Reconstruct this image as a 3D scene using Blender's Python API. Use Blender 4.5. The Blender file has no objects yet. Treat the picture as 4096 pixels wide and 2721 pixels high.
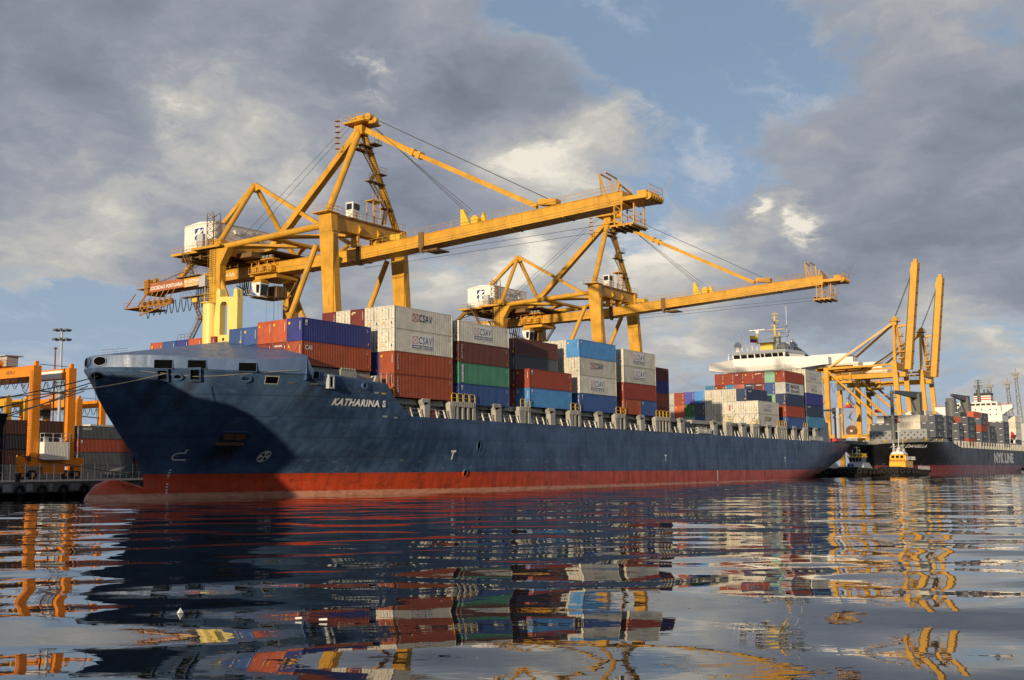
import bpy, math, random
from mathutils import Vector, Matrix
random.seed(7)
R = math.radians
SC = bpy.context.scene
COL = SC.collection
# World frame: x runs along the quay from the blue ship's bow to its stern, y runs from the
# blue ship's water side towards the land, z is up and 0 is the water.
# ------------------------------------------------------------------ camera
cam = bpy.data.cameras.new("camera")
cam.sensor_width = 36.0
cam.lens = 39.2
cam.clip_start = 0.5
cam.clip_end = 20000
co = bpy.data.objects.new("camera", cam)
COL.objects.link(co)
BETA = 0.981
PITCH, ROLL = 0.1155, 0.0103
co.matrix_world = (Matrix.Translation((-108.81, -89.64, 2.8935)) @ Matrix.Rotation(-BETA, 4, 'Z')
                   @ Matrix.Rotation(math.pi / 2 + PITCH, 4, 'X') @ Matrix.Rotation(-ROLL, 4, 'Z'))
SC.camera = co
# ------------------------------------------------------------------ light
SUN_EL, SUN_OFF = R(7.2), 0.17          # sun low over the bow, a little to the water side
sd = Vector((-1.0, -SUN_OFF, 0)).normalized() * math.cos(SUN_EL) + Vector((0, 0, math.sin(SUN_EL)))
sun = bpy.data.lights.new("sun", 'SUN')
sun.energy = 4.8
sun.angle = R(0.8)
sun.color = (1.0, 0.81, 0.56)
so = bpy.data.objects.new("sun", sun)
so.rotation_euler = sd.to_track_quat('Z', 'Y').to_euler()
so.location = (-200, -60, 120)
COL.objects.link(so)
SC.view_settings.view_transform = 'Standard'
SC.view_settings.look = 'None'
SC.view_settings.exposure = 0.0
SC.view_settings.gamma = 1.0
SC.view_settings.use_curve_mapping = False
SC.cycles.max_bounces = 6
SC.cycles.caustics_reflective = False
SC.cycles.caustics_refractive = False


class NT:
    """small helper for building node trees"""
    def __init__(s, tree):
        s.t = tree; s.n = tree.nodes; s.l = tree.links
    def node(s, typ, **kw):
        n = s.n.new(typ)
        for k, v in kw.items(): setattr(n, k, v)
        return n
    def put(s, sock, v):
        if isinstance(v, bpy.types.NodeSocket): s.l.new(v, sock)
        elif isinstance(v, (tuple, list)) and sock.type == 'RGBA' and len(v) == 3: sock.default_value = (*v, 1)
        else: sock.default_value = v
    def math(s, op, a, b=0.0, c=None, clamp=False):
        n = s.node('ShaderNodeMath', operation=op, use_clamp=clamp)
        s.put(n.inputs[0], a); s.put(n.inputs[1], b)
        if c is not None: s.put(n.inputs[2], c)
        return n.outputs[0]
    def vmath(s, op, a, b=(0, 0, 0)):
        n = s.node('ShaderNodeVectorMath', operation=op)
        s.put(n.inputs[0], a)
        if op == 'SCALE': s.put(n.inputs[3], b)
        else: s.put(n.inputs[1], b)
        return n.outputs['Value'] if op in ('DOT_PRODUCT', 'LENGTH') else n.outputs[0]
    def noise(s, vec, scale, detail=4.0, rough=0.55, dist=0.0):
        n = s.node('ShaderNodeTexNoise')
        s.put(n.inputs['Vector'], vec); n.inputs['Scale'].default_value = scale
        n.inputs['Detail'].default_value = detail; n.inputs['Roughness'].default_value = rough
        n.inputs['Distortion'].default_value = dist
        return n.outputs['Fac']
    def ramp(s, v, lo, hi, a=0.0, b=1.0, smooth=True):
        n = s.node('ShaderNodeMapRange', clamp=True)
        n.interpolation_type = 'SMOOTHSTEP' if smooth else 'LINEAR'
        s.put(n.inputs[0], v); s.put(n.inputs[1], lo); s.put(n.inputs[2], hi); s.put(n.inputs[3], a); s.put(n.inputs[4], b)
        return n.outputs[0]
    def mix(s, f, a, b, typ='MIX'):
        n = s.node('ShaderNodeMix', data_type='RGBA', blend_type=typ)
        s.put(n.inputs[0], f); s.put(n.inputs[6], a); s.put(n.inputs[7], b)
        return n.outputs[2]
    def mapping(s, vec, scale=(1, 1, 1), loc=(0, 0, 0)):
        n = s.node('ShaderNodeMapping')
        s.put(n.inputs[0], vec); n.inputs[1].default_value = loc; n.inputs[3].default_value = scale
        return n.outputs[0]


# ------------------------------------------------------------------ sky
def direction(x, y):
    """direction of the sky seen at a place of the photo (photo width 2360), used to put the cloud banks where they were"""
    a, b = (x * 1.7355 - 2048) / 4459.8, (1360.5 - y * 1.7355) / 4459.8
    v = co.matrix_world.to_3x3() @ Vector((a, b, -1))
    return v.normalized()


def build_sky():
    w = bpy.data.worlds.new("World")
    SC.world = w
    w.use_nodes = True
    t = NT(w.node_tree)
    t.n.clear()
    out = t.node('ShaderNodeOutputWorld')
    sky = t.node('ShaderNodeTexSky', sky_type='NISHITA', sun_disc=False)
    sky.sun_elevation = SUN_EL
    sky.sun_rotation = math.atan2(sd.x, sd.y)
    sky.altitude = 0; sky.air_density = 1.0; sky.dust_density = 0.6; sky.ozone_density = 1.6
    d = t.node('ShaderNodeTexCoord').outputs['Generated']
    sep = t.node('ShaderNodeSeparateXYZ'); t.put(sep.inputs[0], d)
    z = t.math('MAXIMUM', sep.outputs[2], 0.0)
    k = t.math('DIVIDE', 1.0, t.math('ADD', z, 0.30))
    comb = t.node('ShaderNodeCombineXYZ')
    t.put(comb.inputs[0], t.math('MULTIPLY', sep.outputs[0], k))
    t.put(comb.inputs[1], t.math('MULTIPLY', sep.outputs[1], k))
    t.put(comb.inputs[2], t.math('MULTIPLY', z, 1.2))
    p = comb.outputs[0]
    warp = t.node('ShaderNodeTexNoise'); t.put(warp.inputs['Vector'], p); warp.inputs['Scale'].default_value = 3.4
    warp.inputs['Detail'].default_value = 6; warp.inputs['Roughness'].default_value = 0.6
    wv = t.vmath('SCALE', t.vmath('SUBTRACT', warp.outputs['Color'], (0.5, 0.5, 0.5)), 0.24)
    pw = t.vmath('ADD', p, wv)
    dw = t.vmath('NORMALIZE', t.vmath('ADD', d, t.vmath('SCALE', wv, 0.60)))
    sl = Vector((sd.x, sd.y, 0.35)).normalized()

    def blobs(lst):
        acc = 0.0
        for x, y, r, a in lst:
            c = direction(x, y)
            kk = 1.0 / (r / 2570.0) ** 2             # radius in photo pixels -> angle
            e = t.math('EXPONENT', t.math('MULTIPLY', t.math('SUBTRACT', t.vmath('DOT_PRODUCT', dw, tuple(c)), 1.0), 2 * kk))
            acc = t.math('MULTIPLY_ADD', e, a, acc)
        return acc
    big = t.noise(pw, 1.7, 6, 0.52)
    fine = t.noise(pw, 6.6, 9, 0.62)
    lump = t.noise(pw, 3.6, 8, 0.60)
    cover = blobs([(250, 150, 500, .16), (750, 230, 420, .16), (60, 400, 420, .12), (1120, 230, 240, .17), (1290, 330, 160, .14), (650, 480, 350, .14), (200, 560, 260, .08),
                   (1950, 330, 330, .15), (1650, 330, 150, .09), (2260, 570, 300, .15), (1800, 660, 240, .08), (1560, 600, 160, .05), (1500, 400, 120, .08), (1250, 560, 200, .06),
                   (1880, 455, 150, -.12), (2100, 440, 120, -.06), (2150, 760, 200, -.08), (2300, 250, 110, -.06), (2200, 130, 130, -.06), (1450, 130, 250, -.27), (1330, 130, 60, .10), (1400, 230, 50, .10), (1560, 260, 60, .08), (1320, 20, 220, -.12), (1640, 210, 130, -.14), (1690, 60, 240, -.20), (2050, 50, 240, -.06), (1800, 150, 160, -.06),
                   (100, 720, 200, -.10), (250, 800, 280, -.26), (600, 700, 160, -.16), (60, 860, 260, -.16), (1640, 440, 110, -.12), (1450, 470, 100, -.10), (2330, 430, 80, -.08), (1750, 480, 90, -.05)])
    dens = t.math('ADD', t.math('ADD', t.math('MULTIPLY', big, 0.50), t.math('MULTIPLY', fine, 0.62)), t.math('ADD', cover, -0.055))
    alpha = t.ramp(dens, 0.41, 0.58)
    off = t.vmath('ADD', pw, tuple(sl * 0.09))
    lit = t.math('MULTIPLY', t.math('SUBTRACT', big, t.noise(off, 1.7, 6, 0.52)), 1.3)
    bright = blobs([(380, 240, 110, .55), (200, 430, 200, .34), (520, 340, 140, .34), (690, 360, 130, .38), (90, 330, 120, .14), (640, 300, 70, .12), (1270, 395, 110, .42),
                    (1180, 370, 80, .2), (1400, 395, 130, .26), (1180, 590, 80, .38), (960, 610, 120, .22), (1560, 640, 120, .40), (1440, 620, 80, .15), (2130, 700, 120, .20),
                    (2230, 740, 160, .16), (1750, 790, 180, .16), (120, 660, 130, .12), (330, 700, 130, .10), (2080, 230, 110, .06), (1620, 330, 120, .10), (80, 560, 150, .10),
                    (80, 90, 300, -.20), (450, 40, 220, -.10), (340, 320, 85, -.30), (480, 300, 60, -.16), (820, 90, 220, -.16), (1110, 210, 150, -.26), (1310, 290, 110, -.22), (700, 260, 70, -.10),
                    (480, 560, 150, -.14), (2200, 560, 220, -.20), (1830, 680, 170, -.18), (1620, 510, 120, -.14), (2180, 350, 240, -.12), (1800, 340, 160, -.02), (950, 470, 150, -.18), (2300, 150, 180, -.02), (2250, 40, 160, .10), (2080, 300, 90, .08), (2300, 850, 200, .10)])
    puff = blobs([(850, 205, 52, 1.1), (868, 182, 30, .7), (1885, 548, 42, 1.5), (1870, 532, 26, .6), (1770, 520, 26, 1.2), (1180, 590, 60, .4), (1290, 395, 90, .22), (330, 235, 90, .5)])
    bright = t.math('ADD', bright, t.math('MULTIPLY', puff, t.ramp(fine, 0.38, 0.70)))
    b = t.math('ADD', t.math('ADD', 0.465, lit), t.math('ADD', t.math('MULTIPLY', bright, 0.85), t.math('MULTIPLY', t.math('SUBTRACT', lump, 0.5), 0.95)))
    b = t.math('ADD', b, t.math('MULTIPLY', t.math('SUBTRACT', fine, 0.5), 0.95))
    b = t.math('SUBTRACT', b, t.ramp(dens, 0.54, 0.78, 0.0, 0.14))
    b = t.math('ADD', b, t.ramp(dens, 0.56, 0.44, 0.0, 0.22))
    cr = t.node('ShaderNodeValToRGB')
    t.put(cr.inputs[0], b)
    e = cr.color_ramp.elements
    e[0].position = 0.0; e[0].color = (0.185, 0.212, 0.262, 1)
    e[1].position = 1.0; e[1].color = (0.86, 0.80, 0.69, 1)
    for pos, c in ((0.25, (0.25, 0.282, 0.345, 1)), (0.5, (0.345, 0.365, 0.41, 1)), (0.75, (0.53, 0.52, 0.49, 1))):
        q = e.new(pos); q.color = c
    # thin high veil, thicker towards the horizon
    wisp = t.noise(t.mapping(pw, (1.0, 2.0, 1), (4, 1, 0)), 3.2, 9, 0.64)
    veil = t.math('ADD', t.ramp(z, 0.0, 0.36, 0.86, 0.46), t.ramp(wisp, 0.48, 0.76, 0.0, 0.75))
    clear = t.mix(t.math('MINIMUM', veil, 0.92), t.mix(1.0, sky.outputs[0], (0.098, 0.100, 0.112), 'MULTIPLY'), t.mix(t.ramp(wisp, 0.5, 0.8), (0.34, 0.435, 0.585, 1), (0.56, 0.575, 0.60, 1)))
    b1 = t.node('ShaderNodeBackground'); t.put(b1.inputs[0], clear); b1.inputs[1].default_value = 1.0
    b2 = t.node('ShaderNodeBackground'); t.put(b2.inputs[0], cr.outputs[0]); b2.inputs[1].default_value = 1.0
    ms = t.node('ShaderNodeMixShader')
    t.put(ms.inputs[0], alpha); t.l.new(b1.outputs[0], ms.inputs[1]); t.l.new(b2.outputs[0], ms.inputs[2])
    t.l.new(ms.outputs[0], out.inputs[0])


build_sky()

# ------------------------------------------------------------------ materials
def paint(name, col, rough=0.45, metal=0.0, var=0.25, vscale=0.6, streak=0.0, scol=(0.12, 0.05, 0.02), use_obj=False, spec=0.4, stretch=(1, 1, 0.12), fleck=0.0, coat=0.0):
    m = bpy.data.materials.new(name)
    m.use_nodes = True
    t = NT(m.node_tree)
    b = t.n['Principled BSDF']
    if use_obj:
        oi = t.node('ShaderNodeObjectInfo')
        base = oi.outputs['Color']
        vec = t.vmath('ADD', t.node('ShaderNodeTexCoord').outputs['Object'], t.vmath('SCALE', (17.0, 5.0, 9.0), t.math('MULTIPLY', oi.outputs['Random'], 9.0)))
    else:
        base = (*col, 1)
        vec = t.node('ShaderNodeNewGeometry').outputs['Position']
    n1 = t.noise(vec, vscale, 5, 0.6)
    f = t.ramp(n1, 0.3, 0.7, 1 - var, 1 + var * 0.6, False)
    c = t.mix(1.0, base, f, 'MULTIPLY')
    if streak > 0:
        n2 = t.noise(t.mapping(vec, stretch), 2.2, 6, 0.65)
        c = t.mix(t.ramp(n2, 0.56, 0.78, 0, streak), c, (*scol, 1))
    if fleck > 0:
        n3 = t.noise(vec, 7.0, 4, 0.7)
        c = t.mix(t.ramp(n3, 0.66, 0.72, 0, fleck), c, (0.16, 0.06, 0.025, 1))
    t.put(b.inputs['Base Color'], c)
    t.put(b.inputs['Roughness'], t.ramp(n1, 0.3, 0.7, rough * 0.85, min(1, rough * 1.2), False))
    b.inputs['Metallic'].default_value = metal
    b.inputs['Specular IOR Level'].default_value = spec
    if coat: b.inputs['Coat Weight'].default_value = coat; b.inputs['Coat Roughness'].default_value = 0.15
    return m


M = {}
M['box'] = paint('container_paint', None, 0.55, var=0.20, vscale=0.8, streak=0.42, scol=(0.10, 0.06, 0.04), use_obj=True, fleck=0.7, stretch=(1.6, 1.6, 0.15))
M['boxfar'] = paint('container_paint_far', None, 0.55, var=0.15, vscale=0.5, use_obj=True)
M['rod'] = paint('galvanised_rod', (0.30, 0.28, 0.25), 0.5, 0.3)
M['crane'] = paint('crane_paint', (0.60, 0.310, 0.030), 0.45, var=0.26, vscale=0.35, streak=0.75, scol=(0.17, 0.062, 0.02), stretch=(1, 1, 0.1), fleck=0.7)
M['crane2'] = paint('yellow_crane_paint', (0.62, 0.315, 0.020), 0.45, var=0.2, vscale=0.3, streak=0.5, scol=(0.22, 0.09, 0.02))
M['cranerust'] = paint('faded_red_crane_paint', (0.40, 0.13, 0.05), 0.6, var=0.25, streak=0.4)
M['cranegrey'] = paint('dark_walkway_steel', (0.17, 0.10, 0.035), 0.7, var=0.3)
M['white'] = paint('white_paint', (0.78, 0.76, 0.70), 0.4, var=0.07, streak=0.14, scol=(0.35, 0.26, 0.17))
M['bridge'] = paint('ship_white_paint', (0.84, 0.82, 0.77), 0.4, var=0.04)
M['cranedark'] = paint('grimy_crane_paint', (0.36, 0.165, 0.028), 0.6, var=0.3, streak=0.6)
M['house'] = paint('white_cladding', (0.74, 0.73, 0.68), 0.4, var=0.06, streak=0.10, scol=(0.4, 0.33, 0.24))
M['beige'] = paint('grey_deck_paint', (0.38, 0.368, 0.325), 0.65, var=0.25, streak=0.6, scol=(0.20, 0.11, 0.06), fleck=0.5)
M['deckdark'] = paint('dark_deck_paint', (0.13, 0.12, 0.11), 0.8, var=0.3)
M['yellow'] = paint('yellow_rail_paint', (0.70, 0.45, 0.04), 0.45, var=0.1)
M['mast'] = paint('pale_yellow_paint', (0.78, 0.60, 0.17), 0.4, var=0.05, streak=0.12)
M['ymast'] = paint('signal_mast_paint', (0.78, 0.52, 0.06), 0.45, var=0.06)
M['void'] = paint('opening_shade', (0.004, 0.004, 0.004), 1.0, spec=0.03)  # flat black standing in for the shade inside hull openings
M['black'] = paint('black_paint', (0.012, 0.012, 0.014), 0.5, var=0.3)
M['rubber'] = paint('black_rubber', (0.018, 0.017, 0.016), 0.85, var=0.3)
M['rope'] = paint('mooring_rope', (0.34, 0.29, 0.20), 0.9, var=0.2)
M['wire'] = paint('steel_wire', (0.06, 0.055, 0.05), 0.6)
M['grey'] = paint('grey_paint', (0.25, 0.26, 0.26), 0.55, var=0.12, streak=0.2)
M['dgrey'] = paint('dark_grey_paint', (0.11, 0.115, 0.12), 0.55, var=0.15)
M['lgrey'] = paint('light_grey_paint', (0.42, 0.43, 0.43), 0.5, var=0.08)
M['rtg'] = paint('orange_gantry_paint', (0.74, 0.235, 0.012), 0.45, var=0.14, streak=0.3, scol=(0.25, 0.07, 0.01))
M['orange'] = paint('tug_orange_paint', (0.85, 0.42, 0.018), 0.4, var=0.06)
M['red'] = paint('red_paint', (0.50, 0.03, 0.02), 0.45, var=0.1)
M['navy'] = paint('navy_lettering', (0.03, 0.04, 0.09), 0.5, var=0.05)
M['emb'] = paint('blue_emblem_paint', (0.025, 0.05, 0.20), 0.5, var=0.05)
M['letter'] = paint('white_lettering', (0.78, 0.77, 0.73), 0.5, var=0.08)
M['grlet'] = paint('weathered_grey_lettering', (0.42, 0.41, 0.38), 0.6, var=0.25, vscale=1.5)
M['blue'] = paint('blue_tug_paint', (0.03, 0.06, 0.26), 0.45, var=0.12)
M['blueframe'] = paint('blue_fitting_paint', (0.05, 0.105, 0.24), 0.4, var=0.15)
M['concrete'] = paint('quay_concrete', (0.20, 0.19, 0.17), 0.9, var=0.35, vscale=0.25, streak=0.5, scol=(0.05, 0.045, 0.04))
M['asphalt'] = paint('yard_asphalt', (0.075, 0.072, 0.068), 0.9, var=0.3, vscale=0.15)
M['stone'] = paint('weathered_piles', (0.06, 0.055, 0.05), 0.9, var=0.4)
M['silver'] = paint('silver_paint', (0.42, 0.44, 0.46), 0.35, 0.2, var=0.06)
M['fy'] = paint('flag_yellow', (0.80, 0.58, 0.02), 0.8); M['fb'] = paint('flag_blue', (0.03, 0.05, 0.35), 0.8); M['fr'] = paint('flag_red', (0.60, 0.02, 0.03), 0.8)
M['sticker'] = paint('orange_sticker', (0.80, 0.42, 0.02), 0.6)
M['csavred'] = paint('red_logo_paint', (0.50, 0.06, 0.05), 0.6)
M['rustd'] = paint('dark_rusted_iron', (0.075, 0.035, 0.022), 0.8, var=0.4, vscale=1.5)
M['gold'] = paint('rusty_brown_paint', (0.20, 0.09, 0.04), 0.7, var=0.35, vscale=1.5)


def glass_mat():
    m = bpy.data.materials.new('window_glass'); m.use_nodes = True
    b = m.node_tree.nodes['Principled BSDF']
    b.inputs['Base Color'].default_value = (0.012, 0.016, 0.018, 1); b.inputs['Roughness'].default_value = 0.05
    b.inputs['Specular IOR Level'].default_value = 0.6
    return m


M['glass'] = glass_mat()


def hull_mat(name, blue, red, z_boot, scum, fade, scumz=1.0, dirt=1.0, upper=None):
    """hull paint: topside colour above the boot-top line, antifouling red below, scuffed and streaked"""
    m = bpy.data.materials.new(name); m.use_nodes = True
    t = NT(m.node_tree); b = t.n['Principled BSDF']
    pos = t.node('ShaderNodeNewGeometry').outputs['Position']
    sep = t.node('ShaderNodeSeparateXYZ'); t.put(sep.inputs[0], pos)
    z = sep.outputs[2]
    zn = t.math('ADD', z, t.math('MULTIPLY', sep.outputs[0], 0.0036))     # the marks follow the ship's trim
    n1 = t.noise(pos, 0.22, 6, 0.62)
    n2 = t.noise(t.mapping(pos, (1, 1, 0.25)), 0.9, 6, 0.68)
    streak = t.noise(t.mapping(pos, (1, 1, 0.05)), 1.3, 5, 0.6)
    top = t.mix(t.ramp(n1, 0.35, 0.65, 0, 0.9), (*blue, 1), (*fade, 1))
    if upper:                                                            # paler blue puts the sunlit sky sheen of bulwark and whaleback into the colour
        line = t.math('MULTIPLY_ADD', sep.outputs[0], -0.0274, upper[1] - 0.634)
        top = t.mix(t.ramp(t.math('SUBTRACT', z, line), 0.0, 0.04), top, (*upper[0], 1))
    top = t.mix(t.ramp(n2, 0.5, 0.75, 0, 0.38 * dirt), top, (blue[0] * 0.45, blue[1] * 0.45, blue[2] * 0.45, 1))
    top = t.mix(t.ramp(streak, 0.6, 0.78, 0, 0.5 * dirt), top, (0.06, 0.045, 0.04, 1))
    # plate seams
    br = t.node('ShaderNodeTexBrick'); comb = t.node('ShaderNodeCombineXYZ')
    t.put(comb.inputs[0], sep.outputs[0]); t.put(comb.inputs[1], z); t.put(br.inputs[0], comb.outputs[0])
    br.inputs['Scale'].default_value = 1.0; br.inputs['Mortar Size'].default_value = 0.05; br.inputs['Brick Width'].default_value = 11.0
    br.inputs['Row Height'].default_value = 2.3; br.inputs['Color1'].default_value = br.inputs['Color2'].default_value = (0, 0, 0, 1)
    br.inputs['Mortar'].default_value = (1, 1, 1, 1)
    top = t.mix(t.math('MULTIPLY', br.outputs['Color'], 0.5), top, (0.015, 0.02, 0.03, 1))
    scuff = t.noise(t.mapping(pos, (0.35, 0.35, 0.9), (3, 1, 2)), 1.0, 9, 0.72)
    top = t.mix(t.ramp(scuff, 0.54, 0.70, 0, 0.6 * dirt), top, (fade[0] * 1.5, fade[1] * 1.5, fade[2] * 1.4, 1))
    # scraped paint just above the boot top
    sc = t.noise(t.mapping(pos, (0.6, 0.6, 2.2)), 1.1, 8, 0.75)
    near = t.math('MULTIPLY', t.ramp(zn, z_boot, z_boot + 0.2), t.ramp(zn, z_boot + 0.5, z_boot + 3.2, 1, 0))
    top = t.mix(t.math('MULTIPLY', t.ramp(sc, 0.60, 0.64), t.math('MULTIPLY', near, 0.8 * dirt)), top, (0.34, 0.31, 0.26, 1))
    bot = t.mix(t.ramp(n2, 0.4, 0.72, 0, 0.7), (*red, 1), (red[0] * 0.55, red[1] * 0.7, red[2] * 0.8, 1))
    bot = t.mix(t.ramp(streak, 0.54, 0.72, 0, 0.6), bot, (0.10, 0.04, 0.025, 1))
    bot = t.mix(t.ramp(scuff, 0.52, 0.62, 0, 0.55), bot, (red[0] * .38, red[1] * .5, red[2] * .7, 1))
    bot = t.mix(t.ramp(scuff, 0.44, 0.36, 0, 0.35), bot, (min(.75, red[0] * 1.25), red[1] * 2.0, red[2] * 2.6, 1))
    sz = t.math('ADD', zn, t.math('MULTIPLY', t.math('SUBTRACT', n2, 0.5), 0.25))
    bot = t.mix(t.ramp(sz, scumz - 0.06, scumz + 0.06, 1, 0), bot, t.mix(t.ramp(sc, 0.4, 0.7), (*scum, 1), (scum[0] * .55, scum[1] * .5, scum[2] * .5, 1)))
    if upper:                                                            # rust run down from the anchor pocket and fairleads
        run = t.noise(t.mapping(pos, (1.6, 1.6, 0.12)), 1.0, 5, 0.65)
        for xa, xb, za, zb, amt in ((-21.4, -18.8, 2.6, 7.2, .95), (-29.9, -28.7, 8.5, 13.3, .55), (-27.4, -26.3, 9.0, 13.3, .6), (-16.2, -14.9, 9.5, 13.6, .5), (-13.8, -12.8, 10, 13, .4), (-33, -30.5, 11.5, 13.6, .5)):
            m_ = t.math('MULTIPLY', t.math('MULTIPLY', t.ramp(sep.outputs[0], xa - .3, xa + .4), t.ramp(sep.outputs[0], xb - .4, xb + .3, 1, 0)), t.math('MULTIPLY', t.ramp(z, za, za + (zb - za) * .6), t.ramp(z, zb - .1, zb + .1, 1, 0)))
            top = t.mix(t.math('MULTIPLY', m_, t.ramp(run, .25, .6, .2, amt)), top, (0.022, 0.016, 0.013, 1))
    c = t.mix(t.ramp(zn, z_boot - 0.02, z_boot + 0.02), bot, top)
    t.put(b.inputs['Base Color'], c)
    t.put(b.inputs['Roughness'], t.ramp(n2, 0.3, 0.7, 0.34, 0.55))
    b.inputs['Specular IOR Level'].default_value = 0.5
    bump = t.node('ShaderNodeBump'); bump.inputs['Strength'].default_value = 0.9; bump.inputs['Distance'].default_value = 0.06
    t.put(bump.inputs['Height'], t.math('ADD', t.math('ADD', t.noise(pos, 0.55, 3, 0.5), t.math('MULTIPLY', t.noise(t.mapping(pos, (1.3, 1.3, .6)), 1.0, 2, .5), .6)),
          t.math('MULTIPLY', t.math('MULTIPLY', t.math('ABSOLUTE', t.math('SINE', t.math('MULTIPLY', sep.outputs[0], 2.05))), t.math('ABSOLUTE', t.math('SINE', t.math('MULTIPLY', z, 1.37)))), .45))); t.l.new(bump.outputs[0], b.inputs['Normal'])
    return m


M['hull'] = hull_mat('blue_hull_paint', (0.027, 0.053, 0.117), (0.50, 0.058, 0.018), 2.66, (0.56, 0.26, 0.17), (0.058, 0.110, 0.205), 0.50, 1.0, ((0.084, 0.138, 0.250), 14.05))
M['hullblack'] = hull_mat('black_hull_paint', (0.010, 0.010, 0.012), (0.22, 0.05, 0.055), 3.9, (0.20, 0.08, 0.08), (0.016, 0.017, 0.02), 1.2)
M['hulldark'] = hull_mat('dark_hull_paint', (0.010, 0.010, 0.012), (0.12, 0.03, 0.02), 2.0, (0.1, 0.05, 0.04), (0.014, 0.014, 0.016))
M['tughull'] = paint('black_tug_hull', (0.012, 0.012, 0.012), 0.6, var=0.3)


# ------------------------------------------------------------------ mesh helpers
ORG = {}


class MB:
    """collects shapes in world coordinates and links them as ONE mesh object"""
    def __init__(s): s.v = []; s.f = []; s.m = []; s.sm = []
    def add(s, vs, fs, m=0, smooth=False):
        o = len(s.v); s.v.extend([tuple(p) for p in vs])
        for f in fs: s.f.append([o + i for i in f]); s.m.append(m); s.sm.append(smooth)
        return s
    def box(s, x0, x1, y0, y1, z0, z1, m=0):
        vs = [(x, y, z) for z in (z0, z1) for y in (y0, y1) for x in (x0, x1)]
        return s.add(vs, [(0, 2, 3, 1), (4, 5, 7, 6), (0, 1, 5, 4), (2, 6, 7, 3), (0, 4, 6, 2), (1, 3, 7, 5)], m)
    def hexa(s, a, b, m=0):
        """a, b: two quads (lists of four points) joined into a solid"""
        vs = list(a) + list(b)
        return s.add(vs, [(3, 2, 1, 0), (4, 5, 6, 7)] + [(i, (i + 1) % 4, 4 + (i + 1) % 4, 4 + i) for i in range(4)], m)
    def beam(s, p, q, w, h, m=0, w2=None, h2=None):
        p, q = Vector(p), Vector(q); d = (q - p).normalized()
        up = Vector((0, 0, 1)) if abs(d.z) < 0.95 else Vector((0, 1, 0))
        sx = d.cross(up).normalized(); sy = sx.cross(d)
        w2 = w if w2 is None else w2; h2 = h if h2 is None else h2
        def sq(c, a, b): return [c + sx * i * a / 2 + sy * j * b / 2 for i, j in ((-1, -1), (1, -1), (1, 1), (-1, 1))]
        return s.hexa(sq(p, w, h), sq(q, w2, h2), m)
    def tube(s, p, q, r, n=8, r2=None, m=0, cap=True):
        p, q = Vector(p), Vector(q); d = (q - p).normalized()
        a = d.cross(Vector((0, 0, 1)) if abs(d.z) < 0.95 else Vector((0, 1, 0))).normalized(); b = a.cross(d)
        r2 = r if r2 is None else r2
        vs = []
        for c, rr in ((p, r), (q, r2)):
            for i in range(n):
                t = 2 * math.pi * i / n
                vs.append(c + a * math.cos(t) * rr + b * math.sin(t) * rr)
        s.add(vs, [(i, n + i, n + (i + 1) % n, (i + 1) % n) for i in range(n)], m, n > 6)
        if cap: s.add(vs, [tuple(range(n)), tuple(range(2 * n - 1, n - 1, -1))], m)
        return s
    def path(s, pts, r, n=5, m=0):
        for a, b in zip(pts, pts[1:]): s.tube(a, b, r, n, m=m, cap=False)
        return s
    def poly(s, pts, m=0): return s.add(pts, [tuple(range(len(pts)))], m)
    def prism(s, pts, vec, m=0):
        vec = Vector(vec); n = len(pts); a = [Vector(p) for p in pts]; b = [p + vec for p in a]
        return s.add(a + b, [tuple(range(n - 1, -1, -1)), tuple(range(n, 2 * n))] + [(i, (i + 1) % n, n + (i + 1) % n, n + i) for i in range(n)], m)
    def sphere(s, c, r, n=14, m=0, sz=1.0):
        c = Vector(c); vs = []; k = n // 2
        for i in range(k + 1):
            a = math.pi * i / k
            for j in range(n):
                b = 2 * math.pi * j / n
                vs.append(c + Vector((r * math.sin(a) * math.cos(b), r * math.sin(a) * math.sin(b), r * sz * math.cos(a))))
        return s.add(vs, [(i * n + j, (i + 1) * n + j, (i + 1) * n + (j + 1) % n, i * n + (j + 1) % n) for i in range(k) for j in range(n)], m, True)
    def disc(s, c, ax, r, th, n=24, m=0):
        c = Vector(c); ax = Vector(ax).normalized()
        return s.tube(c - ax * th / 2, c + ax * th / 2, r, n, m=m)
    def rail(s, pts, h=1.05, step=1.6, r=0.035, m=0):
        pts = [Vector(p) for p in pts]; up = Vector((0, 0, h))
        for a, b in zip(pts, pts[1:]):
            n = max(1, int(round((b - a).length / step)))
            for i in range(n + 1):
                c = a.lerp(b, i / n); s.tube(c, c + up, r, 4, m=m, cap=False)
            s.tube(a + up, b + up, r, 4, m=m, cap=False); s.tube(a + up / 2, b + up / 2, r * 0.8, 4, m=m, cap=False)
        return s
    def stair(s, p, q, w=0.8, n=14, m=0, side=(1, 0, 0)):
        """flight from p up to q: stringers, treads and a handrail"""
        p, q = Vector(p), Vector(q); sv = Vector(side).normalized() * w / 2
        for k in (-1, 1):
            s.beam(p + sv * k, q + sv * k, 0.07, 0.25, m)
            s.tube(p + sv * k + Vector((0, 0, 1)), q + sv * k + Vector((0, 0, 1)), 0.035, 4, m=m, cap=False)
        for i in range(n):
            c = p.lerp(q, (i + 0.5) / n); s.beam(c - sv, c + sv, 0.24, 0.05, m)
        return s
    def ladder(s, p, q, w=0.5, side=(1, 0, 0), m=0):
        p, q = Vector(p), Vector(q); sv = Vector(side).normalized() * w / 2
        for k in (-1, 1): s.tube(p + sv * k, q + sv * k, 0.04, 4, m=m, cap=False)
        n = int((q - p).length / 0.4)
        for i in range(1, n):
            c = p.lerp(q, i / n); s.tube(c - sv, c + sv, 0.03, 4, m=m, cap=False)
        return s
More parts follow.
